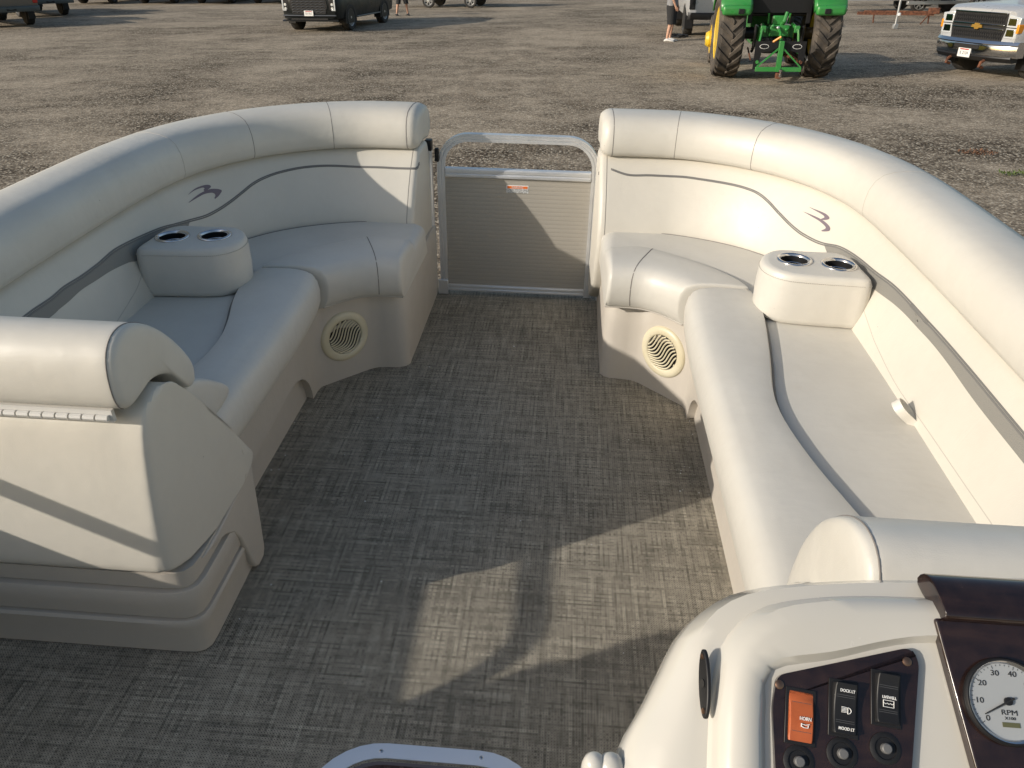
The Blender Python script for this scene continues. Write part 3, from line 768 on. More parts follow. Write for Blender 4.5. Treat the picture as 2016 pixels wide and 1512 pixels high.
fr, mm = rocker(.0435, .0140, .0205, .042, -.10, 'black', 'rocker_switch', 1)
text('LIVEWELL', .0036, mm @ Matrix.Translation((.001, .0010, capz(0, 1)+.0002)), 'white_ink', fr, sx=.80, bold=.00006)
stroke(fr, mm, [[(-.0042, -.0015), (.0050, -.0015), (.0050, -.0072), (-.0042, -.0072), (-.0042, -.0015)], [(-.0038, -.0038), (-.0022, -.0046), (-.0008, -.0038), (.0006, -.0046), (.002, -.0038), (.0034, -.0046), (.0046, -.0038)]], .0005, capz(-.1, 1)+.0003)
for u, v in ((.0385, -.0275), (.0, -.0345), (-.0385, -.0435)):
    b = MB().lathe([(.0135, 0), (.0135, .001), (.011, .0022), (.0095, .0022), (.009, .001), (.0001, .001)], 24, uvm(u, v, .0005)).build('breaker_button', 'black', con)
    MB().lathe([(.0045, 0), (.0045, .0045), (.0036, .0055), (.0001, .0056)], 16, uvm(u, v, .0014)).build('button', 'button', b)
M_b = None
for u, v in ((.0665, .0475), (-.0515, .0195)):
    s_ = MB().lathe([(.0042, 0), (.0040, .0012), (.0025, .0020), (.0001, .0022)], 16, uvm(u, v, .0005)).build('screw', 'bronze', con)
# wood gauge panel with its rolled brow
gp = plate([(.094, .088), (.46, .088), (.46, -.35), (.160, -.35), (.107, .0)], 'gauge_panel', 'wood', -.006, .0065, con, .003, .004)
brow = [(.128, -.034), (.133, -.016), (.131, -.002), (.122, .006), (.110, .011), (.098, .0155), (.090, .0165), (.0862, .0135), (.0855, .007), (.088, .001), (.10, -.012)]
R = [[cp_(u, c_[0]+(v-c_[0])*k_, c_[1]+(w-c_[1])*k_) for v, w in brow] for c_ in ((.11, .002),) for u, k_ in ((.0955, .9), (.0957, .96), (.0965, .985), (.099, 1.0), (.2, 1), (.46, 1))]
for i, r in enumerate(R): R[i] = [p+CU*((.016*(1-(p-CO).dot(CV)/.134)*1.0)) for p in r]
MB().loft(R, True, True, True).build('brow', 'wood', con, smooth=50, sub=1)
gm = uvm(.1465, .0190, .0065)
gz = MB().lathe([(.0365, 0), (.0375, .004), (.0370, .006), (.0358, .0075), (.0345, .0072), (.0335, .004)], 48, gm); gz.f = [f for f in gz.f if len(f) < 10]
gz = gz.build('gauge', 'black', con, smooth=50)
bz = MB().lathe([(.0345, .0072), (.0338, .0068), (.0325, .005), (.0320, .0045)], 48, gm); bz.f = [f for f in bz.f if len(f) < 10]; bz.build('chrome_bezel', 'chrome', gz)
MB().lathe([(.0328, .0042), (.0001, .0043)], 48, gm).build('dial_face', 'dial', gz, smooth=0)
for i, s_ in enumerate(('0', '10', '20', '30', '40', '50', '60', '70')):
    a = radians(218-256*i/7); text(s_, .0068, gm @ Matrix.Translation((.0245*cos(a), .0245*sin(a), .0045)), 'black_ink', gz, sx=1.15)
text('RPM', .0062, gm @ Matrix.Translation((0, -.0095, .0045)), 'black_ink', gz, sx=1.25)
text('X100', .0035, gm @ Matrix.Translation((0, -.0142, .0045)), 'black_ink', gz, sx=1.25)
MB().box(-.0075, .0075, -.0215, -.0175, .0044, .0048, gm).build('hour_display', 'lcd', gz, smooth=0)
a = radians(208)
nd = MB().tube([gm @ Vector((.006*cos(a+pi), .006*sin(a+pi), .0062)), gm @ Vector((.025*cos(a), .025*sin(a), .0062))], [.0011, .0005], 6); nd.build('needle', 'black_ink', gz)
MB().lathe([(.0035, .0045), (.0035, .0068), (.0001, .007)], 16, gm).build('needle_hub', 'black', gz)
tk = MB()
for i in range(36):
    a = radians(218-256*i/35); r0, r1 = (.0283, .0312) if i % 5 == 0 else (.0298, .0312)
    tk.loft([[gm @ Vector((r*cos(a)-.00025*sin(a)*s2, r*sin(a)+.00025*cos(a)*s2, .00455)) for s2 in (-1, 1)] for r in (r0, r1)], False)
tk.build('tick_marks', 'black_ink', gz, smooth=0)
# side lock plate and the small knobs low on the console side
lm = rotm(CN*.35-CU*.94, CV, cp_(-.1145, .016, -.016))
lk = MB().prism([(.031*cos(t)*1.0, .0085*sin(t)) for t in [2*pi*i/32 for i in range(32)]], .004, lm).build('latch_plate', 'black', con, bevel=.0012)
for q in (-.024, .024): MB().lathe([(.0028, 0), (.0026, .001), (.0001, .0014)], 12, lm @ Matrix.Translation((q, 0, .004))).build('screw', 'bronze', lk)
MB().lathe([(.004, 0), (.004, .0012), (.0001, .0013)], 12, lm @ Matrix.Translation((0, 0, .004))).build('keyhole', 'dark', lk)
for i, (x, r) in enumerate(((0, .0125), (.016, .0140))):
    c_ = Vector((.056+x, .452-.0*i, .785)); prof = [(.0001, -.03), (r*.8, -.028), (r, -.018), (r, .012), (r*.85, .020), (r*.5, .026), (.0001, .027)]
    MB().lathe(prof, 24, Matrix.Translation(c_)).build('rounded_cap', 'gel', con, smooth=60)
# ---- deck hatch ------------------------------------------------------------
ht = thing('deck_hatch', 'pale framed hatch with two screws let into the deck, bottom edge of view', 'hatch', (-.22, .77, 0))
def rrect(x0, x1, y0, y1, r, n=8):
    P = []
    for cx, cy, a0 in ((x1-r, y1-r, 0), (x0+r, y1-r, 90), (x0+r, y0+r, 180), (x1-r, y0+r, 270)):
        for i in range(n+1): a = radians(a0+90*i/n); P.append(Vector((cx+r*cos(a), cy+r*sin(a), 0)))
    return P
o_ = rrect(-.465, .03, .52, .977, .15); i_ = rrect(-.432, -.003, .553, .944, .12)
fr = [[Vector((p.x, p.y, z)) for p in q] for q, z in ((o_, .0005), (o_, .003), ([a.lerp(b, .12) for a, b in zip(o_, i_)], .0045), ([a.lerp(b, .88) for a, b in zip(o_, i_)], .0045), (i_, .003), (i_, .0005))]
MB().loft(fr, True).build('hatch_frame', 'sky_alu', ht, smooth=40)
l_ = rrect(-.424, -.011, .561, .936, .113)
MB().loft([[Vector((p.x, p.y, z)) for p in l_] for z in (.0006, .0028)], True, False, True).build('hatch_lid', 'hatch_carpet', ht, smooth=0)
MB().loft([[Vector((p.x, p.y, .0031)) for p in l_], [Vector((p.x*.97-.0065, (p.y-.75)*.96+.75, .0033)) for p in l_]], True).build('lid_binding', 'binding', ht, smooth=0)
for x, y in ((-.325, .957), (-.115, .960), (-.45, .80), (.015, .80)):
    s_ = MB().lathe([(.0045, 0), (.0043, .001), (.0028, .002), (.0001, .0022)], 14, Matrix.Translation((x, y, .0045))).build('screw', 'steel', ht)
    MB().box(x-.0022, x+.0022, y-.0005, y+.0005, .0067, .0071).build('screw_slot', 'dark', s_, smooth=0)
# ---- fabric loop at the starboard seat crease --------------------------------
lp = thing('pull_loop', 'folded cream fabric pull loop at the back of the starboard seat', 'strap', (.884, 1.635, .45))
B0 = Vector((.887, 1.635, .446)); AX = Vector((-.046, .030, .046)); SX = Vector((.010, .020, -.002))
P = spline([B0+AX*u+SX*v for u, v in ((-.05, -.15), (.25, -.30), (.6, -.75), (.85, -.85), (1.05, -.45), (1.10, .05), (1.0, .55), (.8, .85), (.5, .70), (.2, .25), (-.05, .15))], 48)
WX = AX.cross(SX).normalized(); R = []
for i, p in enumerate(P):
    t = (P[min(i+1, 47)]-P[max(i-1, 0)]).normalized(); a = (WX-t*WX.dot(t)).normalized(); b = t.cross(a)
    R.append([p+a*x+b*y for x, y in ((-.011, -.0011), (.011, -.0011), (.011, .0011), (-.011, .0011))])
MB().loft(R, True, True, True).build('fabric_loop', 'vinyl', lp, smooth=30)


# ---- stripes and emblems stitched on the backrests (points measured on the backrest surface) ----------
from mathutils.bvhtree import BVHTree
def surf(o):
    me = o.data; off = Vector(ORG[o.name]); return BVHTree.FromPolygons([v.co+off for v in me.vertices], [tuple(p.vertices) for p in me.polygons])
def snap(b, p, lift):
    l, n, i, d = b.find_nearest(Vector(p))
    c = Vector((XC, 1.9, 1.6))
    if n.dot(c-l) < 0: n = -n
    return l+n*lift, n
def ribbon(o, name, pts, w, m, lift=.0012, n=120):
    b = surf(o); P = [snap(b, p, 0) for p in spline([Vector(p) for p in pts], n)]
    mb = MB(); strip(mb, [p for p, _ in P], [q for _, q in P], w, lift); return mb.build(name, m, o, smooth=60)
def band(o, up, lo, m):
    b = surf(o); U, L_ = spline([Vector(p) for p in up], 90), spline([Vector(p) for p in lo], 90); R = []
    for u, l in zip(U, L_): R.append([snap(b, u.lerp(l, i/5), .0012)[0] for i in range(6)])
    return MB().loft(R, False).build('band', m, o, smooth=60)
def patch(o, name, poly, m):
    b = surf(o); P = spline([Vector(p) for p in poly], 60, True); n = len(P)
    bm = bmesh.new(); vs = [bm.verts.new(p) for p in P]; es = [bm.edges.new((vs[i], vs[(i+1) % n])) for i in range(n)]
    bmesh.ops.triangle_fill(bm, use_beauty=True, edges=es); bmesh.ops.subdivide_edges(bm, edges=bm.edges[:], cuts=1); bm.verts.index_update()
    mb = MB().add([snap(b, v.co, .0010)[0] for v in bm.verts], [tuple(v.index for v in f.verts) for f in bm.faces]); bm.free()
    return mb.build(name, m, o, smooth=60)
D = {
 'stripe_s': [(0.128, 3.06, 0.641), (0.15, 3.086, 0.632), (0.238, 3.034, 0.645), (0.328, 3.035, 0.646), (0.443, 3.027, 0.647), (0.52, 3.004, 0.646), (0.586, 2.975, 0.646), (0.642, 2.943, 0.645), (0.688, 2.909, 0.641), (0.718, 2.879, 0.634), (0.747, 2.841, 0.618), (0.774, 2.795, 0.597), (0.807, 2.735, 0.574), (0.83, 2.688, 0.563), (0.847, 2.653, 0.56), (0.866, 2.605, 0.561), (0.883, 2.557, 0.568)],
 'band_s_up': [(0.883, 2.557, 0.568), (0.904, 2.485, 0.587), (0.917, 2.409, 0.597), (0.926, 2.323, 0.604), (0.932, 2.215, 0.611), (0.938, 2.086, 0.624), (0.941, 1.954, 0.628), (0.941, 1.842, 0.629), (0.94, 1.956, 0.627), (0.941, 1.782, 0.631), (0.939, 1.619, 0.633), (0.937, 1.461, 0.633), (0.935, 1.335, 0.633)],
 'band_s_lo': [(0.883, 2.556, 0.567), (0.889, 2.501, 0.55), (0.9053, 2.3843, 0.5562), (0.9143, 2.2784, 0.5667), (0.9195, 2.1917, 0.5759), (0.9239, 2.1092, 0.5851), (0.9279, 2.0321, 0.5943), (0.9303, 1.9539, 0.6002), (0.9313, 1.859, 0.6031), (0.9317, 1.7704, 0.6063), (0.9299, 1.6666, 0.6058), (0.9255, 1.5009, 0.6006), (0.9225, 1.2853, 0.6007)],
 'embA': [(0.856, 2.714, 0.645), (0.869, 2.689, 0.646), (0.884, 2.656, 0.648), (0.893, 2.633, 0.648), (0.898, 2.613, 0.645), (0.897, 2.607, 0.64), (0.891, 2.615, 0.634), (0.882, 2.633, 0.627), (0.881, 2.638, 0.629), (0.888, 2.629, 0.637), (0.888, 2.635, 0.64), (0.881, 2.655, 0.642), (0.869, 2.685, 0.643)],
 'embB': [(0.84, 2.722, 0.626), (0.858, 2.691, 0.627), (0.873, 2.658, 0.628), (0.882, 2.634, 0.628), (0.891, 2.607, 0.626), (0.897, 2.584, 0.622), (0.897, 2.573, 0.617), (0.895, 2.572, 0.61), (0.887, 2.588, 0.602), (0.88, 2.604, 0.597), (0.881, 2.605, 0.6), (0.888, 2.595, 0.609), (0.889, 2.596, 0.614), (0.884, 2.618, 0.618), (0.875, 2.645, 0.621), (0.863, 2.675, 0.622), (0.85, 2.704, 0.624)],
 'stripe_p': [(-0.565, 3.054, 0.659), (-0.588, 3.033, 0.647), (-0.613, 3.028, 0.641), (-0.673, 3.029, 0.639), (-0.769, 3.029, 0.64), (-0.895, 3.014, 0.644), (-0.974, 2.989, 0.649), (-1.048, 2.95, 0.649), (-1.116, 2.897, 0.643), (-1.16, 2.849, 0.634), (-1.189, 2.808, 0.622), (-1.215, 2.759, 0.603), (-1.239, 2.708, 0.586), (-1.264, 2.646, 0.573), (-1.286, 2.582, 0.569), (-1.308, 2.506, 0.578)],
 'band_p_up': [(-1.308, 2.506, 0.578), (-1.323, 2.431, 0.589), (-1.333, 2.363, 0.601), (-1.34, 2.279, 0.611), (-1.346, 2.171, 0.621), (-1.349, 2.088, 0.625), (-1.347, 1.999, 0.62), (-1.347, 1.908, 0.619), (-1.348, 1.827, 0.622), (-1.346, 1.764, 0.619), (-1.346, 1.689, 0.621), (-1.345, 1.654, 0.621)],
 'band_p_lo': [(-1.308, 2.503, 0.576), (-1.309, 2.457, 0.559), (-1.325, 2.334, 0.575), (-1.327, 2.174, 0.566), (-1.331, 2.12, 0.577), (-1.335, 2.032, 0.587), (-1.337, 1.953, 0.59), (-1.338, 1.879, 0.593), (-1.336, 1.81, 0.589), (-1.335, 1.758, 0.588), (-1.334, 1.724, 0.586)],
 'emAp': [(-1.326, 2.563, 0.651), (-1.32, 2.602, 0.659), (-1.31, 2.634, 0.661), (-1.298, 2.661, 0.659), (-1.291, 2.672, 0.653), (-1.289, 2.669, 0.648), (-1.293, 2.654, 0.644), (-1.299, 2.637, 0.643), (-1.302, 2.635, 0.647), (-1.301, 2.644, 0.651), (-1.305, 2.638, 0.655), (-1.314, 2.614, 0.656), (-1.32, 2.592, 0.655)],
 'emBp': [(-1.32, 2.542, 0.629), (-1.314, 2.578, 0.636), (-1.307, 2.609, 0.641), (-1.299, 2.637, 0.643), (-1.287, 2.665, 0.643), (-1.274, 2.688, 0.636), (-1.264, 2.7, 0.628), (-1.265, 2.692, 0.622), (-1.269, 2.675, 0.614), (-1.275, 2.657, 0.609), (-1.277, 2.655, 0.612), (-1.275, 2.665, 0.618), (-1.279, 2.666, 0.626), (-1.285, 2.655, 0.632), (-1.297, 2.629, 0.635), (-1.307, 2.597, 0.633)],
 'leaf_s': [(0.9017, 2.1636, 0.5209), (0.8967, 2.0652, 0.5007), (0.8926, 1.9778, 0.4857), (0.8869, 1.7929, 0.47), (0.8858, 1.569, 0.474), (0.8853, 1.3762, 0.476), (0.8854, 1.2267, 0.478)],
 'leaf_p': [(-1.315, 2.154, 0.53), (-1.308, 2.094, 0.505), (-1.303, 2.023, 0.487), (-1.297, 1.934, 0.468)],
}
for k_, y_ in (('band_s_up', .80), ('band_s_lo', .80), ('leaf_s', .80), ('band_p_up', 1.36), ('band_p_lo', 1.36)):
    x0_, y0_, z0_ = D[k_][-1]
    for f_ in (.5, 1): D[k_].append((x0_, lerp(y0_, y_, f_), z0_))
STRIPES = [(BKS, D['stripe_s'], D['band_s_up'], D['band_s_lo'], D['leaf_s'], (D['embA'], D['embB'])), (BKP, D['stripe_p'], D['band_p_up'], D['band_p_lo'], D['leaf_p'], (D['emAp'], D['emBp']))]
for o, stp, up, lo, leaf, em in STRIPES:
    for dz in (-.0032, .0032): ribbon(o, 'piping', [(x, y, z+dz) for x, y, z in stp+up[1:]], .0045, 'piping', .0022, 240)
    band(o, up, lo, 'band'); ribbon(o, 'seam', leaf, .0022, 'soft_seam', .0006)
    for q in em: patch(o, 'emblem', q, 'emblem')

random.seed(11)
cr_ = MB()
for i in range(34):
    side_ = random.choice((-1, 1)); x_ = XC+side_*(.60+.09*random.random()) if i < 22 else XC+random.uniform(-.6, .6); y_ = random.uniform(1.0, 2.9) if i >= 22 else random.uniform(1.6, 2.3)
    r_ = random.uniform(.0012, .0028)
    cr_.lathe([(r_*.6, .0005), (r_, r_*.6), (r_*.5, r_*1.2)], 5, Matrix.Translation((x_, y_, 0)))
tag(cr_.build('crumbs', 'white_ink', None, smooth=0), 'tiny pale crumbs scattered along the deck floor edges', 'debris', None, 'stuff')
# ---- aft couch on the port side, out of view, added to cast shade on the deck --------------------
ac = thing('shade_couch', 'unseen cream aft couch on the port side behind the viewer, added to shade the deck', 'couch', mir(-1, (1.1, -.6, 0)))
def extr(prof, y0, y1, name, m, r=.03):
    c0 = (sum(p[0] for p in prof)/len(prof), sum(p[1] for p in prof)/len(prof)); R = []
    for y, k_ in ((y1, .85), (y1-.008, .95), (y1-r, 1), (y0+r, 1), (y0+.008, .95), (y0, .85)): R.append([mir(-1, (c0[0]+(x-c0[0])*k_, y, c0[1]+(z-c0[1])*k_)) for x, z in prof])
    return MB().loft(R, True, True, True).build(name, m, ac, smooth=40)
extr([(1.16, .70), (1.14, .74), (1.15, .81), (1.22, .85), (1.32, .85), (1.38, .80), (1.385, .72), (1.33, .70)], -1.7, .34, 'bolster', 'vinyl')
extr([(1.08, .42), (1.10, .55), (1.17, .70), (1.32, .70), (1.34, .05), (1.1, .05)], -1.7, .40, 'backrest', 'vinyl_back')
extr([(.60, .32), (.59, .40), (.64, .47), (1.08, .45), (1.08, .32)], -1.7, .40, 'seat_cushion', 'vinyl')
extr([(.68, .0), (.66, .30), (.68, .325), (1.3, .325), (1.3, 0)], -1.7, .38, 'moulded_base', 'plastic')

# ================================================================== THE YARD
FRAME = GROUND
M['gravel'] = mat('gravel and packed dirt', (.25, .22, .18), .97, 0, 0, .05)
k = N(M['gravel']); co = k.co()
big = k.noise(.22, co, 7, .66, .8); mid = k.noise(.7, co, 6, .6, .4)
ang = k.n('Mapping', i_Vector=co, i_Rotation=(0, 0, .30), i_Scale=(.4, .9, 1)).outputs[0]
trk = k.noise(1.0, ang, 5, .55, .5)
sel = k.math('ADD', k.math('ADD', k.math('MULTIPLY', big, .55), k.math('MULTIPLY', mid, .25)), k.math('MULTIPLY', trk, .30))
sy_ = k.n('SeparateXYZ', i_0=co).outputs[1]
near = k.ramp(k.math('MULTIPLY', k.math('ABSOLUTE', k.math('SUBTRACT', sy_, 8.3)), .1), [(.12, .05), (.45, -.01)])
sel = k.math('ADD', sel, near)
st = k.ramp(k.math('ADD', sel, k.math('MULTIPLY', k.math('SUBTRACT', k.noise(2.5, co, 6, .7), .5), .35)), [(.45, 0.0), (.66, 1.0)])
n1 = k.n('TexVoronoi', i_Vector=co, i_Scale=36.0); n2 = k.n('TexVoronoi', i_Vector=co, i_Scale=70.0)
fine = k.noise(120, co, 4, .6)
def bw(v): return k.n('SeparateColor', i_0=v).outputs[0]
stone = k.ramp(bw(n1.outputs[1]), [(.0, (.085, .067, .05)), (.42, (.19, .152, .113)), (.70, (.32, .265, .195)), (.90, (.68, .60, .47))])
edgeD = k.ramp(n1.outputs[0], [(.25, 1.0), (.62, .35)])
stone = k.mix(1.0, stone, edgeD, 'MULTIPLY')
small = k.ramp(bw(n2.outputs[1]), [(.0, (.17, .135, .10)), (.6, (.32, .265, .205)), (.93, (.64, .57, .46))])
dirt = k.mix(k.math('MULTIPLY', mid, .6), (.43, .36, .265), (.33, .272, .19))
dirt = k.mix(.60, dirt, small)
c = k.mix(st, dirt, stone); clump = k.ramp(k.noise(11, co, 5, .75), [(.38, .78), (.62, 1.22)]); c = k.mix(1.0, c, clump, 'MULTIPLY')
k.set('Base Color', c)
sp2 = k.n('SeparateXYZ', i_0=co); px, py = sp2.outputs[0], sp2.outputs[1]
trk_h = None
for cx_, cy_, R_ in ((-6.5, 10.5, 6.0), (-6.5, 10.5, 7.6), (9.5, 16.5, 9.8), (9.5, 16.5, 11.4), (2.0, 2.0, 12.3)):
    dx_, dy_ = k.math('SUBTRACT', px, cx_), k.math('SUBTRACT', py, cy_)
    rr_ = k.math('SQRT', k.math('ADD', k.math('MULTIPLY', dx_, dx_), k.math('MULTIPLY', dy_, dy_)))
    band_ = k.ramp(k.math('ABSOLUTE', k.math('SUBTRACT', rr_, R_)), [(.10, 1.0), (.17, 0.0)])
    bars_ = k.math('SINE', k.math('ADD', k.math('MULTIPLY', k.math('ARCTAN2', dy_, dx_), R_*55), k.math('MULTIPLY', k.math('ABSOLUTE', k.math('SUBTRACT', rr_, R_)), 40)))
    v_ = k.math('MULTIPLY', k.math('MULTIPLY', band_, k.math('ADD', k.math('MULTIPLY', bars_, .35), .65)), k.ramp(mid, [(.40, 0.0), (.60, 1.0)]))
    trk_h = v_ if trk_h is None else k.math('MAXIMUM', trk_h, v_)
c = k.mix(k.math('MULTIPLY', trk_h, .38), c, (.16, .125, .09))
k.set('Base Color', c)
h = k.math('ADD', k.math('MULTIPLY', k.math('SUBTRACT', 1.0, n1.outputs[0]), k.math('ADD', k.math('MULTIPLY', st, .7), .12)), k.math('ADD', k.math('MULTIPLY', mid, .7), k.math('SUBTRACT', k.math('MULTIPLY', trk, .4), k.math('MULTIPLY', trk_h, .5))))
k.bump(h, .013, .7)
gm_ = MB()
nx = 60
xs = [-400, -150, -60]+[-40+80*i/nx for i in range(nx+1)]+[60, 150, 400]; ys = [-300, -60, -20]+[-5+65*i/nx for i in range(nx+1)]+[90, 200, 900]
for y in ys:
    for x in xs: gm_.v.append(Vector((x, y, .045*noise.noise(Vector((x*.18, y*.18, 3)))*(1 if abs(x) < 50 and -10 < y < 70 else 0))))
for j in range(len(ys)-1):
    for i in range(len(xs)-1):
        a = j*len(xs)+i; gm_.f.append((a, a+1, a+1+len(xs), a+len(xs)))
g_ = gm_.build('ground', 'gravel', None, smooth=180); tag(g_, kind='structure')

# ---- yard vehicles: local x forward, y left, origin on the ground under the front axle ------------
def paint(name, base, rough=.28, metal=.4):
    m = mat(name, base, rough, metal, .0 if max(base) < .1 else .4, .25 if max(base) < .1 else .5); k = N(m); n = k.noise(6, detail=5)
    k.set('Roughness', k.ramp(n, [(.3, rough-.06), (.8, rough+.2)])); k.set('Base Color', k.mix(k.math('MULTIPLY', n, .05 if max(base) < .1 else .25), base, (.20, .17, .13))); return m
M['tyre'] = mat('dusty tyre rubber', (.035, .033, .030), .85)
k = N(M['tyre']); k.set('Base Color', k.ramp(k.noise(5, detail=6), [(.35, (.018, .017, .016)), (.7, (.05, .045, .038))]))
M['tractor_tyre'] = mat('dusty lugged rubber', (.08, .07, .06), .9)
k = N(M['tractor_tyre']); k.set('Base Color', k.ramp(k.noise(4, detail=7), [(.35, (.035, .031, .027)), (.65, (.115, .095, .075))]))
M['dgrey'] = paint('dark green grey paint', (.012, .015, .016), .32, .1)
M['silver'] = paint('silver paint', (.52, .53, .54), .30, .25)
M['beige'] = paint('dull beige paint', (.15, .125, .10), .4, .3)
M['gunmetal'] = mat('grey green bumper', (.07, .08, .08), .4, .3)
M['blue'] = paint('dark blue paint', (.012, .022, .06), .25, .3)
M['blackp'] = paint('black paint', (.02, .021, .023), .22, .2)
M['green'] = paint('green paint', (.012, .23, .035), .3, 0)
M['yellow'] = paint('yellow paint', (.75, .50, .012), .38, 0)
M['window'] = mat('dark window glass', (.010, .011, .012), .08, 0, 0, .4)
M['alloy'] = mat('bright alloy', (.55, .56, .57), .3, .6)
M['skid'] = mat('satin silver trim', (.23, .24, .245), .42, .7)
M['lamp'] = mat('clear lamp lens', (.60, .62, .62), .12, .2)
M['amber'] = mat('amber lens', (.75, .28, .02), .25)
M['red'] = mat('red lens', (.45, .02, .015), .25)
M['plate'] = mat('number plate', (.72, .72, .70), .45)
M['rust'] = mat('rusty steel', (.14, .055, .03), .8, .2)
k = N(M['rust']); k.set('Base Color', k.ramp(k.noise(14, detail=6), [(.35, (.085, .035, .02)), (.7, (.23, .09, .045))]))
M['white_paint'] = mat('white painted steel', (.74, .74, .72), .4)
M['galv'] = mat('galvanised steel', (.50, .50, .49), .45, .7)
M['gold'] = mat('gold badge', (.62, .36, .08), .3, .6)
M['skin'] = mat('skin', (.50, .29, .20), .55)
M['shorts'] = mat('black cloth', (.02, .02, .021), .9)
M['shirt'] = mat('grey cloth', (.22, .22, .225), .9)
M['sneaker'] = mat('white sneaker', (.62, .61, .58), .6)
M['hair'] = mat('brown hair', (.06, .035, .02), .7)
def loc_thing(name, label, cat, x, y, deg, group=None, s=1):
    t = thing(name, label, cat, (x, y, 0), radians(deg), group)
    if s != 1: t.scale = (s, s, s)
    return t
def wheel(parent, x, y, r, w, rim='skid', spokes=10, side=1, tyre='tyre'):
    m = Matrix.Translation((x, y, r)) @ Matrix.Rotation(-pi/2*side, 4, 'X')   # lathe axis points outwards
    h = w/2; rr = r*.66
    t = MB().lathe([(rr, -h*.8), (r*.80, -h), (r*.95, -h*.92), (r, -h*.6), (r*1.003, 0), (r, h*.6), (r*.95, h*.92), (r*.80, h), (rr, h*.8), (rr*.98, h*.3), (.01, h*.25)], 36, m).build('wheel', tyre, parent, smooth=50)
    g = MB().lathe([(rr*1.02, h*.78), (rr*.97, h*.86), (rr*.93, h*.80), (rr*.90, h*.45)], 30, m); g.f = [f for f in g.f if len(f) < 10]
    for i in range(spokes):
        a = 2*pi*i/spokes
        for s_ in (-1, 1):
            b0, b1 = a+s_*.07, a+s_*.20
            p = [(rr*.18, a+s_*.35), (rr*.18, a-s_*.1), (rr*.94, b1-s_*.09), (rr*.94, b1)]
            g.loft([[m @ Vector((q*cos(c), q*sin(c), h*z)) for q, c in p] for z in (.55, .78)], True, True, True)
    g.lathe([(rr*.22, h*.5), (rr*.22, h*.84), (.01, h*.88)], 20, m)
    g.build('rim', rim, t, smooth=30)
    return t
def car_body(sts, par, m, name='body'):
    """sts: (x, half width, sill z, belt z, top z, top half width)"""
    R = []
    for x, w, z0, zb, zt, wt in sts:
        half = [(w*.82, z0), (w*.96, z0+.05), (w*1.0, lerp(z0, zb, .45)), (w*.985, lerp(z0, zb, .8)), (w*.95, zb), (wt, zt-.03), (wt*.93, zt), (wt*.5, zt+.015)]
        R.append([Vector((x, y, z)) for y, z in half]+[Vector((x, -y, z)) for y, z in half[::-1]])
    return MB().loft(R, True, True, True).build(name, m, par, smooth=40, bevel=.0)
def arches(par, xs, w, r):
    for x in xs:
        for s_ in (-1, 1):
            p = [(x+r*cos(a), r*.86+r*sin(a)) for a in [pi*i/16 for i in range(17)]]+[(x-r, .22), (x+r, .22)]
            MB().loft([[Vector((a, s_*y, b)) for a, b in p] for y in (w-.22, w+.012)], True, True, True).build('wheel_arch', 'black', par)
def numplate(par, x, y, z, txt, w=.30, h=.15, red=True):
    p = MB().box(x, x+.012, y-w/2, y+w/2, z-h/2, z+h/2).build('number_plate', 'plate', par, bevel=.004)
    text(txt, h*.52, rotm((1, 0, 0), (0, 1, 0), (x+.0135, y, z-.008)), 'black_ink', p, sx=.8)
    if red: MB().box(x+.0125, x+.0135, y-w*.35, y+w*.35, z+h*.30, z+h*.42).build('red_line', 'red', p, smooth=0)
    return p
# text() uses ORG of the parent; vehicle parts are built round a rotated root so their origin is (0,0,0)

# dark SUV
suv = loc_thing('suv', 'dark grey suv facing the boat with white front plate and mesh grille', 'suv', -8.18, 28.2, -99, s=1.07)
car_body([(-3.85, .84, .42, .95, 1.10, .80), (-3.80, .93, .36, 1.02, 1.55, .68), (-3.4, .96, .33, 1.05, 1.74, .66), (-1.5, .97, .32, 1.03, 1.76, .68), (-.95, .97, .32, 1.02, 1.70, .68), (-.1, .97, .32, 1.06, 1.24, .84), (.05, .97, .32, 1.06, 1.20, .88), (.55, .96, .33, 1.03, 1.17, .87), (.78, .93, .34, .99, 1.12, .84), (.87, .88, .36, .94, 1.06, .78), (.90, .82, .38, .90, 1.0, .72)], suv, 'dgrey')
MB().loft([[Vector((x, y, z)) for y, z in ((.955, 1.06), (.80, 1.50), (-.80, 1.50), (-.955, 1.06))] for x in (-3.4, -.75)], True, True, True).build('side_window', 'window', suv, smooth=0)
arches(suv, (0, -2.9), .955, .43)
for x in (0, -2.9):
    for s_ in (-1, 1): wheel(suv, x, s_*.86, .375, .25, 'alloy', 9, s_)
MB().loft([[Vector((x, y, z)) for y, z in ((-.54, .52), (.54, .52), (.60, .74), (.56, 1.0), (-.56, 1.0), (-.60, .74))] for x in (.80, .915)], True, True, True).build('grille_opening', 'dark', suv)
gb = MB()
for z in (.56, .63, .70, .77, .84, .91, .97):
    n = 7
    for i in range(n):
        y0 = -.54+i*1.08/n
        P = [Vector((.925, y0+1.08/n*q/6, z+.018*sin(pi*q/6))) for q in range(7)]; gb.tube(P, .010, 6)
gb.build('grille', 'trim_dark', suv)
MB().loft([[Vector((x, y*.98, z)) for x, z in ((.84, .50), (.93, .49), (.945, .462), (.90, .45), (.80, .45))] for y in (-.88, -.62, 0, .62, .88)], True, True, True).build('bumper_trim', 'trim_dark', suv)
MB().loft([[Vector((x, y, z)) for x, z in ((.84, .30), (.93, .31), (.94, .335), (.86, .36))] for y in (-.90, -.60, 0, .60, .90)], True, True, True).build('skid_plate', 'trim_dark', suv)
for z in (.375,): MB().box(.86, .925, -.60, .60, .355, .395).build('lower_intake', 'dark', suv)
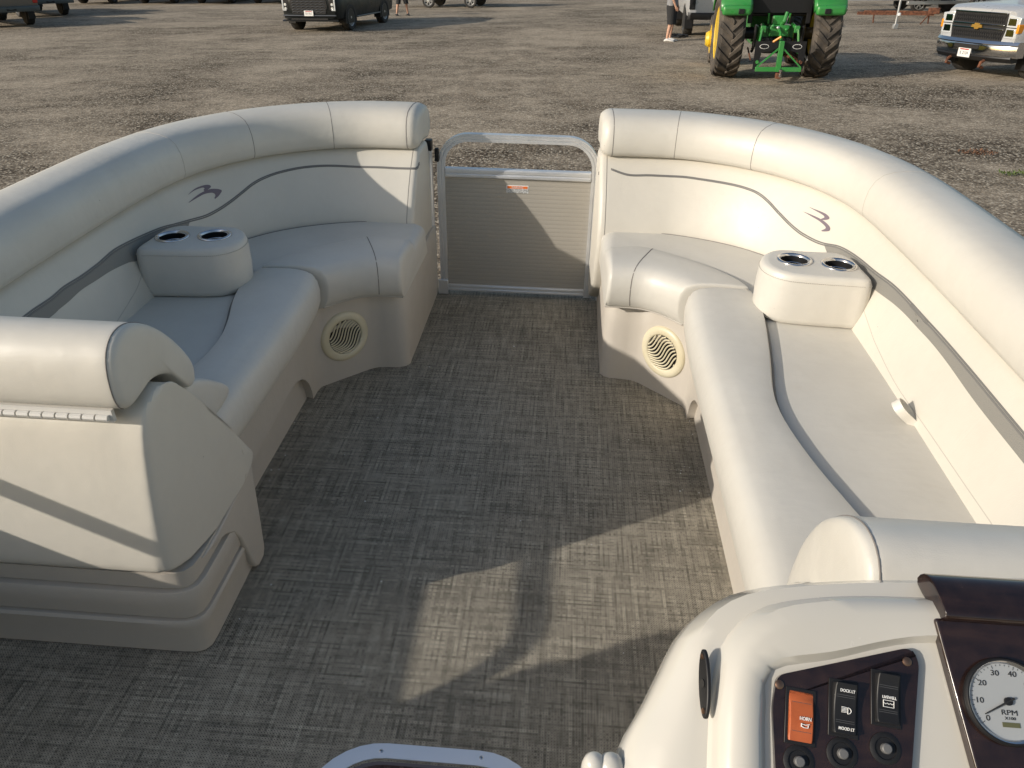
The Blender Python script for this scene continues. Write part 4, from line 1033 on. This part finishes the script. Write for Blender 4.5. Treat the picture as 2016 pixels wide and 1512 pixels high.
for s_ in (-1, 1):
    lampb = MB().box(.835, .905, min(s_*.66, s_*.87), max(s_*.66, s_*.87), .60, .92).build('headlight', 'black', suv, bevel=.02)
    MB().box(.885, .917, min(s_*.82, s_*.865), max(s_*.82, s_*.865), .60, .92).build('light_bar', 'lamp', lampb, bevel=.006)
    MB().box(.885, .917, min(s_*.74, s_*.82), max(s_*.74, s_*.82), .60, .635).build('light_bar', 'lamp', lampb, bevel=.006)
    for z in (.66, .77): MB().lathe([(.045, 0), (.04, .015), (.01, .018)], 14, rotm((1, 0, 0), (0, 1, 0), (.90, s_*.765, z))).build('lens', 'lamp', lampb)
    MB().box(-2.45, -.45, min(s_*.955, s_*.985), max(s_*.955, s_*.985), .36, .395).build('sill_trim', 'skid', suv, bevel=.01)
numplate(suv, .945, 0, .535, '351 KLC')

# pickups ----------------------------------------------------------------------
def pickup(name, label, x, y, deg, m, group=None, s=1, front='chrome'):
    t = loc_thing(name, label, 'pickup truck', x, y, deg, group, s)
    car_body([(-5.00, .96, .62, 1.12, 1.30, .94), (-4.9, .99, .55, 1.15, 1.33, .96), (-3.05, .99, .50, 1.16, 1.33, .96), (-3.0, .99, .50, 1.18, 1.75, .70), (-2.85, .99, .50, 1.18, 1.90, .70), (-1.35, .99, .50, 1.18, 1.92, .70), (-.75, .99, .50, 1.20, 1.42, .80), (-.45, .99, .50, 1.17, 1.38, .90), (.2, .99, .52, 1.12, 1.36, .90), (.72, .98, .60, 1.10, 1.34, .86), (.86, .93, .62, 1.05, 1.28, .80)], t, m)
    MB().loft([[Vector((x_, yy, z)) for yy, z in ((.975, 1.20), (.80, 1.78), (-.80, 1.78), (-.975, 1.20))] for x_ in (-2.8, -1.0)], True, True, True).build('side_window', 'window', t, smooth=0)
    arches(t, (0, -3.7), .98, .47)
    for wx in (0, -3.7):
        for s_ in (-1, 1): wheel(t, wx, s_*.86, .41, .28, 'skid', 6, s_)
    return t
trk = pickup('pickup_truck', 'silver pickup with chrome bumper and gold badge facing the tractor', 8.68, 17.1, -158, 'silver', s=.95)
MB().loft([[Vector((x_, y, z)) for y, z in ((-.62, .74), (.62, .74), (.66, .95), (.64, 1.24), (-.64, 1.24), (-.66, .95))] for x_ in (.80, .875)], True, True, True).build('grille_opening', 'dark', trk)
for z0, z1 in ((.76, .91), (1.05, 1.20)):
    gr = MB()
    for i in range(22):
        y = -.60+i*.055
        gr.tube([Vector((.885, y, z0)), Vector((.885, y+.06, z1))], .006, 4); gr.tube([Vector((.889, y+.06, z0)), Vector((.889, y, z1))], .006, 4)
    gr.build('mesh_grille', 'black', trk)
for z in (.945, 1.235, 1.02): MB().box(.87, .905, -.63, .63, z-.012, z+.012).build('grille_bar', 'chrome', trk, bevel=.004)
MB().prism([(-.13, -.025), (-.05, -.025), (-.04, -.055), (.05, -.055), (.06, -.025), (.14, -.025), (.12, .025), (.05, .025), (.04, .055), (-.05, .055), (-.06, .025), (-.11, .025)], .02, rotm((1, 0, 0), (0, 1, 0), (.905, 0, .98))).build('badge', 'gold', trk)
MB().loft([[Vector((.80+.24*max(0, 1-(abs(y)/1.02)**3)+dx, y, z)) for dx, z in ((-.20, .745), (-.02, .745), (.0, .72), (.02, .69), (.0, .665), (.015, .62), (-.005, .48), (-.03, .455), (-.2, .46))] for y in (-1.0, -.97, -.9, -.75, -.5, -.25, 0, .25, .5, .75, .9, .97, 1.0)], True, True, True).build('bumper', 'chrome', trk, smooth=30)
MB().box(.98, 1.062, -.30, .30, .575, .655).build('bumper_opening', 'dark', trk, bevel=.006)
MB().loft([[Vector((.79+.22*max(0, 1-(abs(y)/1.02)**3)+dx, y, z)) for dx, z in ((-.15, .47), (.0, .50), (.02, .44), (-.06, .36), (-.2, .37))] for y in (-.93, -.6, -.3, 0, .3, .6, .93)], True, True, True).build('air_dam', 'black', trk)
numplate(trk, 1.04, -.02, .49, 'K 2134', .31, .17)
for s_ in (-1, 1):
    h_ = MB().loft([[Vector((x_, s_*y, z)) for y, z in ((.66, .80), (.92, .80), (.95, 1.18), (.66, 1.22))] for x_ in (.70, .872)], True, True, True).build('headlight', 'lamp', trk, bevel=.012)
    MB().box(.70, .880, min(s_*.90, s_*.955), max(s_*.90, s_*.955), .90, 1.06).build('marker_lamp', 'amber', h_, bevel=.01)
    for zz in (.895, 1.09): MB().box(.868, .876, min(s_*.685, s_*.865), max(s_*.685, s_*.865), zz-.06, zz+.065).build('reflector', 'chrome', h_, bevel=.003)
    MB().box(.868, .876, min(s_*.66, s_*.93), max(s_*.66, s_*.93), .985, 1.0).build('lamp_divider', 'black', h_)
    tw = MB().tube([Vector((.85, s_*.42, .42)), Vector((1.02, s_*.42, .34)), Vector((1.04, s_*.42, .27)), Vector((.94, s_*.42, .24))], .03, 8); tw.build('tow_hook', 'rust', trk)
hl = MB().tube([Vector((-.4, -.42, 1.34)), Vector((.4, -.40, 1.315)), Vector((.74, -.36, 1.24))], .012, 6); hl.tube([Vector((-.4, .42, 1.34)), Vector((.4, .40, 1.315)), Vector((.74, .36, 1.24))], .012, 6); hl.build('hood_crease', 'silver', trk)
def rear_end(t, m, tail='red'):
    bm_ = 'black' if m == 'black' else 'gunmetal'
    for s_ in (-1, 1):
        MB().box(-5.03, -4.9, min(s_*.80, s_*.965), max(s_*.80, s_*.965), .78, 1.18).build('tail_light', tail, t, bevel=.015)
    MB().loft([[Vector((-5.02-.16*max(0, 1-(abs(y)/1.0)**4)+dx, y, z)) for dx, z in ((.15, .70), (.0, .70), (-.02, .66), (.0, .52), (.15, .52))] for y in (-.98, -.9, -.6, 0, .6, .9, .98)], True, True, True).build('bumper', bm_, t)
    MB().box(-5.19, -5.17, -.16, .16, .56, .68).build('plate_recess', 'dark', t)
    return t
b1 = rear_end(pickup('pickup_truck', 'dull beige pickup showing its tailgate and bumper at the left edge', -23.7, 32.9, 138, 'beige'), 'gunmetal')
b2 = rear_end(pickup('pickup_truck', 'dark blue pickup parked just behind the beige one at left', -25.6, 38.4, 138, 'blue'), 'gunmetal')
# pickup behind the tractor (its rear wheels and bumper show)
bk_ = rear_end(pickup('pickup_truck', 'silver pickup with black rear bumper standing beyond the tractor', 4.74, 29.65, 87, 'silver'), 'black', 'blackp')
# dark vehicles in the far row
proto = rear_end(pickup('parked_pickup', 'dark pickup in shade at the far left row, nearest the blue one', -25.7, 49.6, 88, 'blackp', 'dark pickups parked in the far row'), 'blackp')
for i, (px, py, lab) in enumerate(((-22.1, 49.4, 'dark pickup in shade in the far row, second from the left'), (-18.8, 49.2, 'dark pickup in shade in the far row, third from the left'), (-15.6, 49.0, 'dark pickup in shade in the far row, the one nearest the suv'))):
    c_ = copy_tree(proto); c_.location = (px, py, 0); c_['label'] = lab

# ---- tractor: x forward, origin under the rear axle ---------------------------
tr = loc_thing('tractor', 'green tractor with yellow rims and lugged tyres seen from behind', 'tractor', 4.10, 16.95, 86)
def lug_tyre(x, y, r, w, side):
    m = Matrix.Translation((x, y, r)) @ Matrix.Rotation(-pi/2*side, 4, 'X'); h = w/2
    t = MB().lathe([(r*.60, -h*.75), (r*.72, -h), (r*.88, -h*.96), (r*.94, -h*.75), (r*.955, 0), (r*.94, h*.75), (r*.88, h*.96), (r*.72, h), (r*.60, h*.75)], 48, m); t.f = [f for f in t.f if len(f) < 10]
    n = 20
    for i in range(n):
        for sd in (-1, 1):
            a0 = 2*pi*(i+(0 if sd > 0 else .5))/n; secs = []
            for q in range(6):
                f = q/5; z = sd*(-.04+1.02*f)*h*.96; a = a0+.30*f*(1 if side > 0 else -1); hw = lerp(.045, .060, f)/r*.8
                rt = r*1.0-(.035*r if q == 5 else 0); rb = r*(.945 if q < 5 else .88)
                secs.append([m @ Vector((rb*cos(a-hw*1.3), rb*sin(a-hw*1.3), z)), m @ Vector((rt*cos(a-hw), rt*sin(a-hw), z)), m @ Vector((rt*cos(a+hw), rt*sin(a+hw), z)), m @ Vector((rb*cos(a+hw*1.3), rb*sin(a+hw*1.3), z))])
            t.loft(secs, True, True, True)
    o = t.build('tyre', 'tractor_tyre', tr, smooth=25)
    g = MB().lathe([(r*.62, h*.82), (r*.60, h*.86), (r*.56, h*.70), (r*.50, h*.30), (r*.20, h*.12), (r*.18, h*.45), (.01, h*.48)], 36, m)
    g.build('rim', 'yellow', o, smooth=40)
    g = MB().lathe([(r*.58, -h*.2), (r*.52, -h*.5), (.01, -h*.4)], 30, m); g.build('rim_back', 'yellow', o)
for s_ in (-1, 1):
    lug_tyre(0, s_*.88, .80, .50, s_); lug_tyre(2.15, s_*.86, .50, .30, s_)
    MB().lathe([(.16, 0), (.17, .16), (.13, .22), (.01, .23)], 20, rotm((0, s_, 0), (1, 0, 0), (2.15, s_*.88, .50))).build('wheel_hub', 'yellow', tr)
    # fender
    R = []
    for i in range(13):
        a = radians(150-126*i/12); R.append([Vector((.02+q*cos(a), s_*yy, .80+q*sin(a))) for yy, q in ((.56, .80), (.56, .90), (.60, .935), (1.08, .935), (1.14, .90), (1.14, .86))])
    MB().loft(R, False).build('fender', 'green', tr, smooth=40, thick=.03)
    MB().box(-.84, -.66, min(s_*.58, s_*1.12), max(s_*.58, s_*1.12), 1.16, 1.34).build('fender_end', 'green', tr, bevel=.06, seg=4)
    MB().box(-.865, -.845, min(s_*.72, s_*.83), max(s_*.72, s_*.83), 1.19, 1.28).build('tail_lamp', 'black', tr, bevel=.01)
MB().loft([[Vector((x_, y, z)) for y, z in ((-.27, z0), (.27, z0), (.33, (z0+z1)/2), (.30, z1), (-.30, z1), (-.33, (z0+z1)/2))] for x_, z0, z1 in ((1.0, .55, 1.45), (2.3, .62, 1.42), (2.75, .65, 1.28), (2.85, .7, 1.15))], True, True, True).build('hood', 'green', tr, smooth=40)
MB().box(-.25, 2.4, -.20, .20, .45, .85).box(-.32, .2, -.34, .34, .55, .95).build('transmission', 'green', tr, bevel=.03)
MB().tube([Vector((0, -.75, .80)), Vector((0, .75, .80))], .11, 14).build('rear_axle', 'black', tr)
MB().box(-.30, .95, -.55, .55, 1.12, 1.18).build('platform', 'black', tr, bevel=.02)
MB().loft([[Vector((x_, y, z)) for x_, z in ((-.30, 1.12), (.25, 1.12), (.25, 1.25), (-.12, 1.28), (-.22, 1.75), (-.36, 1.75))] for y in (-.27, .27)], True, True, True).build('seat', 'black', tr, bevel=.04)
MB().box(-.42, -.38, -.56, .56, 1.18, 1.45).build('rear_panel', 'black', tr, bevel=.01)
for s_ in (-1, 1): MB().box(-.42, -.36, min(s_*.50, s_*.58), max(s_*.50, s_*.58), 1.0, 2.45).build('roll_bar_post', 'black', tr, bevel=.01)
MB().box(-.42, -.36, -.58, .58, 2.45, 2.52).build('roll_bar', 'black', tr, bevel=.01)
MB().box(-.62, 1.1, -.72, .72, 2.50, 2.60).build('canopy', 'green', tr, bevel=.04)
for s_ in (-1, 1): MB().tube([Vector((.95, s_*.5, 1.05)), Vector((.75, s_*.5, 2.5))], .025, 8).build('canopy_post', 'black', tr)
MB().tube([Vector((.72+.19*cos(a)*.5, .19*sin(a), 1.62+.19*cos(a)*.8)) for a in [2*pi*i/24 for i in range(24)]], .014, 6, closed=True).build('steering_wheel', 'black', tr)
MB().tube([Vector((1.05, 0, 1.2)), Vector((.72, 0, 1.62))], .022, 8).build('steering_column', 'black', tr)
# rear linkage
for s_ in (-1, 1):
    MB().tube([Vector((-.30, s_*.28, .98)), Vector((-.62, s_*.30, .94)), Vector((-.70, s_*.33, .90))], .035, 8).build('lift_arm', 'green', tr)
    MB().tube([Vector((-.70, s_*.33, .92)), Vector((-.74, s_*.36, .70)), Vector((-.76, s_*.37, .50))], .022, 8).build('lift_link', 'green', tr)
    MB().tube([Vector((-.1, s_*.22, .42)), Vector((-.6, s_*.32, .42)), Vector((-1.05, s_*.40, .38))], [.03, .035, .03], 8).build('lower_arm', 'rust' if s_ < 0 else 'green', tr)
MB().loft([[Vector((-1.0+dx, y, z)) for y, z in ((-.46, .74), (.46, .74), (.46, .25), (.38, .25), (.34, .54), (.10, .60), (-.10, .60), (-.34, .54), (-.38, .25), (-.46, .25))] for dx in (0, .03)], True, True, True).build('hitch_frame', 'black', tr)
for s_ in (-1, 1):
    e_ = MB().prism([(.085*cos(a), .042*sin(a)) for a in [2*pi*i/24 for i in range(24)]], .003, rotm((-1, 0, 0), (0, -1, 0), (-1.001, s_*.30, .65))).build('oval_decal', 'plate', tr, smooth=0)
    MB().prism([(.076*cos(a), .035*sin(a)) for a in [2*pi*i/24 for i in range(24)]], .004, rotm((-1, 0, 0), (0, -1, 0), (-1.002, s_*.30, .65))).build('oval_face', 'black', e_, smooth=0)
MB().box(-1.10, -1.02, -.045, .045, .22, .75).build('drawbar_post', 'green', tr, bevel=.006)
MB().box(-1.09, -1.03, -.42, .42, .22, .30).build('cross_bar', 'green', tr, bevel=.006)
for s_ in (-1, 1): MB().tube([Vector((-1.06, 0, .66)), Vector((-1.06, s_*.40, .30))], .02, 6, prof=[(-.025, -.012), (.025, -.012), (.025, .012), (-.025, .012)]).build('brace', 'green', tr)
MB().lathe([(.03, 0), (.03, .05), (.018, .06), (.018, .08), (.035, .10), (.035, .13), (.01, .145)], 16, Matrix.Translation((-1.12, -.04, .13))).build('hitch_ball', 'steel', tr)
MB().box(-1.14, -1.0, -.06, .03, .10, .20).build('hitch_bracket', 'rust', tr, bevel=.01)
MB().tube([Vector((-.98, .16, .72)), Vector((-1.02, .02, .82))], .02, 8).build('top_link_handle', 'amber', tr)
MB().box(-.52, -.30, -.20, .16, .78, .98).box(-.46, -.32, -.12, .12, .98, 1.14).build('hydraulic_block', 'green', tr, bevel=.02)
MB().tube([Vector((-.45, -.05, .98)), Vector((-.55, -.08, 1.05)), Vector((-.50, -.12, 1.2))], .035, 8).build('hydraulic_coupler', 'green', tr)
for q in range(5):
    y = -.22+q*.10; MB().tube([Vector((-.50, y, .78)), Vector((-.62, y+.05, .70)), Vector((-.60, y-.03, .60)), Vector((-.40, y, .56))], .011, 6).build('hydraulic_hose', 'black', tr)
MB().tube([Vector((-.3, 0, .62)), Vector((-.56, 0, .62))], .05, 12).build('power_shaft', 'galv', tr)
MB().box(-.50, -.28, -.30, .30, .48, .76).build('gear_housing', 'black', tr, bevel=.03)
for s_ in (-1, 1):
    MB().tube([Vector((-.32, s_*.42, .50)), Vector((-.60, s_*.44, .60)), Vector((-.62, s_*.44, .98))], .030, 8).build('hydraulic_cylinder', 'black', tr)
    MB().tube([Vector((-.30, s_*.50, .56)), Vector((-.98, s_*.52, .42))], .016, 6).build('sway_bar', 'rust' if s_ > 0 else 'galv', tr)
    MB().box(-.70, -.64, min(s_*.26, s_*.36), max(s_*.26, s_*.36), .86, .98).build('arm_clevis', 'green', tr, bevel=.01)
    MB().tube([Vector((-.36, s_*.18, 1.0)), Vector((-.40, s_*.20, 1.18))], .020, 8).build('valve_stem', 'green', tr)
MB().tube([Vector((-.50, .0, .92)), Vector((-.78, .0, .86)), Vector((-1.0, .0, .70))], .026, 8).build('top_link', 'green', tr)
for q, y in enumerate((-.14, .02, .12)): MB().lathe([(.028, 0), (.028, .05), (.018, .055), (.018, .075), (.001, .08)], 12, rotm((-1, 0, .2), (0, 1, 0), (-.52, y, .90+.03*q))).build('hose_socket', 'galv' if q == 1 else 'green', tr)
MB().box(-.62, -.50, -.10, .12, .66, .70).build('shaft_guard', 'black', tr, bevel=.01)

# ---- people -----------------------------------------------------------------
def skin_body(parent, verts, edges, m, name):
    me = bpy.data.meshes.new(name); me.from_pydata([v[:3] for v in verts], edges, []); o = bpy.data.objects.new(name, me); COL.objects.link(o)
    me.materials.append(M[m]); sk = o.modifiers.new('skin', 'SKIN'); sk.use_smooth_shade = True
    for v, d in zip(verts, me.skin_vertices[0].data): d.radius = (v[3], v[4] if len(v) > 4 else v[3]); d.use_root = False
    me.skin_vertices[0].data[0].use_root = True
    q = o.modifiers.new('sub', 'SUBSURF'); q.levels = q.render_levels = 2
    dg = bpy.context.evaluated_depsgraph_get(); dg.update(); m2 = bpy.data.meshes.new_from_object(o.evaluated_get(dg)); bpy.data.objects.remove(o)
    m2.name = name; ob = bpy.data.objects.new(name, m2); COL.objects.link(ob)
    if parent: ob.parent = parent
    m2.shade_smooth(); return ob
def person(label, x, y, deg, stance, arms, shoe):
    """x forward, y left; about 1.75 m tall"""
    t = loc_thing('person', label, 'person', x, y, deg)
    V = [(0, 0, .96, .145, .115), (0, 0, 1.10, .135, .10), (0, 0, 1.28, .165, .11), (0, 0, 1.42, .13, .09), (0, 0, 1.50, .055), (.01, 0, 1.57, .060), (.02, 0, 1.64, .082, .095), (.01, 0, 1.72, .070, .085)]
    E_ = [(i, i+1) for i in range(7)]
    for s_, (kx, ky, ax, ay) in zip((1, -1), stance):
        b = len(V); V += [(0, s_*.095, .88, .095), (kx, ky, .50, .062), (lerp(kx, ax, .45)-.012, lerp(ky, ay, .45), .33, .058), (ax-.02, ay, .10, .038), (ax+.0, ay, .04, .040), (ax+.13, ay+s_*.02, .028, .030)]
        E_ += [(0, b)]+[(b+i, b+i+1) for i in range(5)]
    ends = []
    for s_, pts in zip((1, -1), arms):
        b = len(V); V += [(0, s_*.19, 1.41, .058)]+[(*p, r) for p, r in zip(pts, (.042, .030))]; h = pts[1]; d = (Vector(pts[1])-Vector(pts[0])).normalized()
        V += [(*(Vector(h)+d*.05), .034, .020)]; E_ += [(3, b), (b, b+1), (b+1, b+2), (b+2, b+3)]
        # fingers and thumb
        for k_ in range(4):
            o_ = Vector((1, 0, 0))*(k_-1.5)*.019; p0 = Vector(h)+d*.085+o_; L_ = (.065, .075, .07, .055)[k_]
            c = len(V); V += [(*p0, .0095), (*(p0+d*L_*.55+Vector((0, -s_*.008, 0))), .009), (*(p0+d*L_+Vector((0, -s_*.024, 0))), .007)]; E_ += [(b+3, c), (c, c+1), (c+1, c+2)]
        c = len(V); p0 = Vector(h)+d*.03+Vector((.028, 0, 0)); V += [(*p0, .011), (*(p0+d*.05+Vector((.018, 0, 0))), .009)]; E_ += [(b+3, c), (c, c+1)]
    body = skin_body(t, V, E_, 'skin', 'body')
    for s_ in (-1, 1):
        MB().lathe([(.022, -.012), (.026, 0), (.018, .012), (.005, .014)], 12, rotm((0, s_, 0), (1, 0, 0), (.01, s_*.082, 1.645))).build('ear', 'skin', t)
        MB().lathe([(.010, 0), (.008, .004), (.001, .006)], 10, rotm((1, 0, 0), (0, 1, 0), (.108, s_*.030, 1.655))).build('eye', 'dark', t)
    MB().tube([Vector((.105, 0, 1.66)), Vector((.132, 0, 1.625)), Vector((.11, 0, 1.615))], [.008, .014, .008], 8).build('nose', 'skin', t)
    MB().tube([Vector((.104, -.022, 1.592)), Vector((.112, 0, 1.590)), Vector((.104, .022, 1.592))], .005, 6).build('mouth', 'red', t)
    hr = [[Vector((.005+r*1.06*cos(a), r*.92*sin(a), z)) for a in [2*pi*i/20 for i in range(20)]] for r, z in ((.084, 1.66), (.092, 1.70), (.088, 1.745), (.065, 1.785), (.03, 1.80), (.002, 1.803))]
    for r_ in hr[:2]:
        for i, p in enumerate(r_):
            if p.x > .05: p.x = .05; p.z += .02
    MB().loft(hr, True, False, True).build('hair', 'hair', t)
    # shirt
    def oval(cx, cy, rx, ry, z, n=20): return [Vector((cx+rx*cos(2*pi*i/n), cy+ry*sin(2*pi*i/n), z)) for i in range(n)]
    MB().loft([oval(0, 0, .150, .195, .92), oval(0, 0, .148, .188, 1.0), oval(0, 0, .138, .180, 1.12), oval(0, 0, .150, .205, 1.30), oval(0, 0, .135, .225, 1.40), oval(0, 0, .105, .17, 1.465), oval(0, 0, .07, .075, 1.50)], True, False, False).build('shirt', 'shirt', t, smooth=80)
    for s_, pts in zip((1, -1), arms):
        e_ = Vector((0, s_*.19, 1.41)); k_ = Vector(pts[0]); MB().tube([e_+Vector((0, -s_*.06, .01)), e_, e_.lerp(k_, .85)], [.085, .078, .070], 14).build('sleeve', 'shirt', t, smooth=80)
    R = []
    MB().loft([oval(0, 0, .140, .182, .985), oval(0, 0, .150, .190, .90), oval(0, 0, .150, .188, .82)], True, True, True).build('waistband', 'shorts', t, smooth=80)
    for s_, (kx, ky, ax, ay) in zip((1, -1), stance):
        MB().loft([oval(0, s_*.085, .140, .105, .93), oval(kx*.3, lerp(s_*.09, ky, .3), .128, .108, .78), oval(kx*.8, lerp(s_*.09, ky, .75), .112, .100, .58), oval(kx, ky, .106, .098, .45)], True, True, False).build('shorts_leg', 'shorts', t, smooth=80)
        sh = [(-.10, .045, .045), (-.06, .058, .085), (0, .055, .095), (.06, .052, .075), (.12, .052, .055), (.17, .044, .045), (.195, .02, .03)]
        MB().loft([[Vector((ax+u, ay+s_*.006+w*cos(a), max(.0, h*.5+h*.5*sin(a)))) for a in [2*pi*i/14 for i in range(14)]] for u, w, h in sh], True, True, True).build('shoe', shoe, t, smooth=60)
    return t
person('person in grey shirt, black shorts and white sneakers beside the far pickup', 2.95, 24.1, -20, ((.02, .11, .0, .12), (.03, -.12, -.02, -.14)), (((.05, .25, 1.14), (.10, .23, .92)), ((.05, -.26, 1.14), (.14, -.20, .92))), 'sneaker')
person('person in black shorts and dark shoes standing behind the suv', -6.75, 35.0, -70, ((.03, .15, .0, .20), (.03, -.18, .02, -.26)), (((.10, .26, 1.16), (.25, .16, 1.20)), ((.10, -.26, 1.16), (.25, -.16, 1.20))), 'shorts')
# coil of cable and tubing on the ground beside the person
cb = MB(); random.seed(3)
P = [Vector((3.35+.30*random.random()*cos(i*1.3), 25.3+.45*random.random()*sin(i*1.3), .03+.05*random.random())) for i in range(26)]
cb.tube(spline(P, 200), .018, 6); tag(cb.build('cable_pile', 'black', None), 'tangled black hose lying on the gravel by the sneakers', 'hose')

# ---- trailers -----------------------------------------------------------------
bt = thing('boat_trailer', 'white boat trailer frame with small wheels beyond the suv', 'trailer', (-5.4, 41.2, 0), radians(-8))
for y in (-.55, .55): MB().box(-2.2, 2.0, y-.06, y+.06, .42, .54).build('frame_rail', 'white_paint', bt, bevel=.01)
for x in (-1.6, -.2, 1.1): MB().box(x-.05, x+.05, -.95, .95, .40, .48).build('cross_member', 'white_paint', bt, bevel=.01)
for s_ in (-1, 1):
    for x in (-1.0, 1.05): wheel(bt, x, s_*.95, .30, .17, 'galv', 6, s_)
MB().tube([Vector((2.0, -.5, .48)), Vector((3.2, 0, .46)), Vector((2.0, .5, .48))], .05, 8).build('tongue', 'white_paint', bt)
MB().loft([[Vector((x, y*w, z)) for y, z in ((-1, 1.15), (-.9, .75), (0, .58), (.9, .75), (1, 1.15))] for x, w in ((-2.4, .95), (0, 1.0), (1.6, .9), (2.6, .5), (3.0, .08))], True, True, True).build('hull', 'blue', bt, smooth=50)
def frame_trailer(label, x, y, deg, m, L, h, grp='empty trailers in the row behind the tractor'):
    t = thing('trailer_frame', label, 'trailer', (x, y, 0), radians(deg), grp)
    for yy in (-.6, .6): MB().box(-L/2, L/2, yy-.05, yy+.05, h, h+.13).build('frame_rail', m, t, bevel=.008)
    for i in range(4): MB().box(-L/2+.1+i*(L-.3)/3, -L/2+.2+i*(L-.3)/3, -.55, .55, h+.01, h+.09).build('cross_member', m, t, bevel=.008)
    for s_ in (-1, 1): wheel(t, L*.15, s_*.85, .31, .18, 'galv', 6, s_)
    MB().tube([Vector((-L/2, -.5, h+.06)), Vector((-L/2-1.2, 0, h+.04)), Vector((-L/2, .5, h+.06))], .05, 8).build('tongue', m, t)
    j = MB().tube([Vector((-L/2-1.0, .12, .0)), Vector((-L/2-1.0, .12, h+.45))], .03, 10).build('jack_post', 'galv', t)
    MB().lathe([(.10, 0), (.10, .02), (.03, .04)], 14, Matrix.Translation((-L/2-1.0, .12, 0))).build('jack_foot', 'galv', j)
    for k_ in range(3): MB().box(-L/2+.5+k_*L*.3, -L/2+.56+k_*L*.3, -.4, .4, h+.13, h+.5).build('bunk_bracket', 'galv', t, bevel=.005)
    MB().box(-L/2+.35, L/2-.2, -.35, -.22, h+.50, h+.58).box(-L/2+.35, L/2-.2, .22, .35, h+.50, h+.58).build('bunk_boards', 'dark_board', t, bevel=.008)
    return t
M['dark_board'] = mat('carpeted board', (.06, .06, .065), .9)
M['grey_fin'] = mat('light grey gelcoat', (.42, .43, .44), .35)
frame_trailer('galvanised trailer with jack, farther of the two behind the tractor', 13.6, 36.6, 2, 'galv', 4.4, .42)
frame_trailer('trailer on black rails, beyond the rusty beam', 15.5, 40.5, 4, 'black', 4.6, .45)
rb = thing('steel_beam', 'rusty brown steel beam on short legs behind the tractor', 'beam', (11.25, 30.3, 0), radians(-14))
MB().box(-1.1, 1.35, -.06, .06, .26, .36).box(-.9, 1.35, -.07, -.06, .33, .40).build('beam', 'rust', rb, bevel=.006)
for x in (-.55, 1.2): MB().tube([Vector((x, 0, .26)), Vector((x+.02, -.02, 0))], .025, 6).build('leg', 'rust', rb)
MB().tube([Vector((1.2, 0, .3)), Vector((.95, -.25, .0))], .02, 6).build('brace', 'rust', rb)
MB().box(1.15, 1.5, -.10, .10, .30, .50).build('winch', 'rust', rb, bevel=.02)
pl = thing('jack_stand', 'upright galvanised jack post with square foot in front of the rusty beam', 'jack', (10.60, 28.0, 0), radians(8))
MB().tube([Vector((0, 0, .02)), Vector((0, 0, 1.1))], .035, 12).build('tube', 'galv', pl)
MB().box(-.07, .07, -.06, .06, .0, .14).build('foot', 'galv', pl, bevel=.01)
MB().lathe([(.05, -.03), (.05, .03), (.03, .05)], 12, Matrix.Translation((.04, -.03, .42))).build('clamp', 'white_paint', pl)
cab = thing('outboard_boat', 'grey and white boat stern with outboard fin behind the silver pickup', 'boat', (14.9, 35.0, 0), radians(10))
MB().loft([[Vector((x, y*w, z)) for y, z in ((-1, 1.5), (-.95, 1.0), (0, .62), (.95, 1.0), (1, 1.5))] for x, w in ((-1.6, 1.0), (.5, 1.05), (2.4, .9), (3.6, .2))], True, True, True).build('hull', 'grey_fin', cab, smooth=50)
MB().loft([[Vector((-1.95+dx, y, z)) for dx, z in ((0, 1.5), (.25, 1.5), (.22, .8), (.30, .62), (.12, .42), (.05, .62), (.08, .8))] for y in (-.05, .05)], True, True, True).build('outboard_leg', 'black', cab, bevel=.01)
MB().box(-1.62, -1.60, -.8, .8, .95, 1.3).build('transom', 'white_paint', cab)
for s_ in (-1, 1): wheel(cab, .8, s_*.95, .33, .2, 'galv', 6, s_)
MB().box(-1.5, 3.9, -.08, .08, .34, .46).build('trailer_beam', 'galv', cab, bevel=.01)
bx = MB().box(-.25, .25, -.45, .45, 0, .20); 
st_ = thing('concrete_block', 'pale block lying beside the silver pickup bumper', 'block', (13.9, 31.2, 0), radians(5))
bx.build('block', 'white_paint', st_, bevel=.02)
# ---- weeds and litter -----------------------------------------------------------
M['weed'] = mat('weed leaves', (.10, .14, .035), .7)
M['leaf_litter'] = mat('brown leaf litter', (.17, .085, .045), .9)
def weeds(name, label, kind_cat, x, y, m, n, sx, sy, h):
    mb = MB(); random.seed(hash(label) % 97 if False else len(label))
    for i in range(n):
        a = random.random()*2*pi; r = math.sqrt(random.random()); px, py = sx*r*cos(a), sy*r*sin(a); l = h*(.4+random.random()); d = random.random()*2*pi
        p0 = Vector((x+px, y+py, .0)); t = Vector((cos(d), sin(d), .25+random.random()*.8))*l; s_ = Vector((-sin(d), cos(d), 0))*l*.22
        mb.add([p0, p0+t*.5+s_, p0+t, p0+t*.5-s_], [(0, 1, 2, 3)])
    o = mb.build(name, m, None, smooth=0); return tag(o, label, kind_cat, None, 'stuff')
weeds('grass', 'small green weeds in the gravel, right of the starboard couch', 'weeds', 5.15, 9.0, 'weed', 90, .25, .12, .05)
weeds('grass', 'thin green weeds at the right edge of the gravel', 'weeds', 5.75, 8.75, 'weed', 110, .45, .10, .045)
weeds('leaf_litter', 'patch of brown leaf litter on the gravel', 'leaves', 5.15, 10.1, 'leaf_litter', 240, .22, .16, .03)
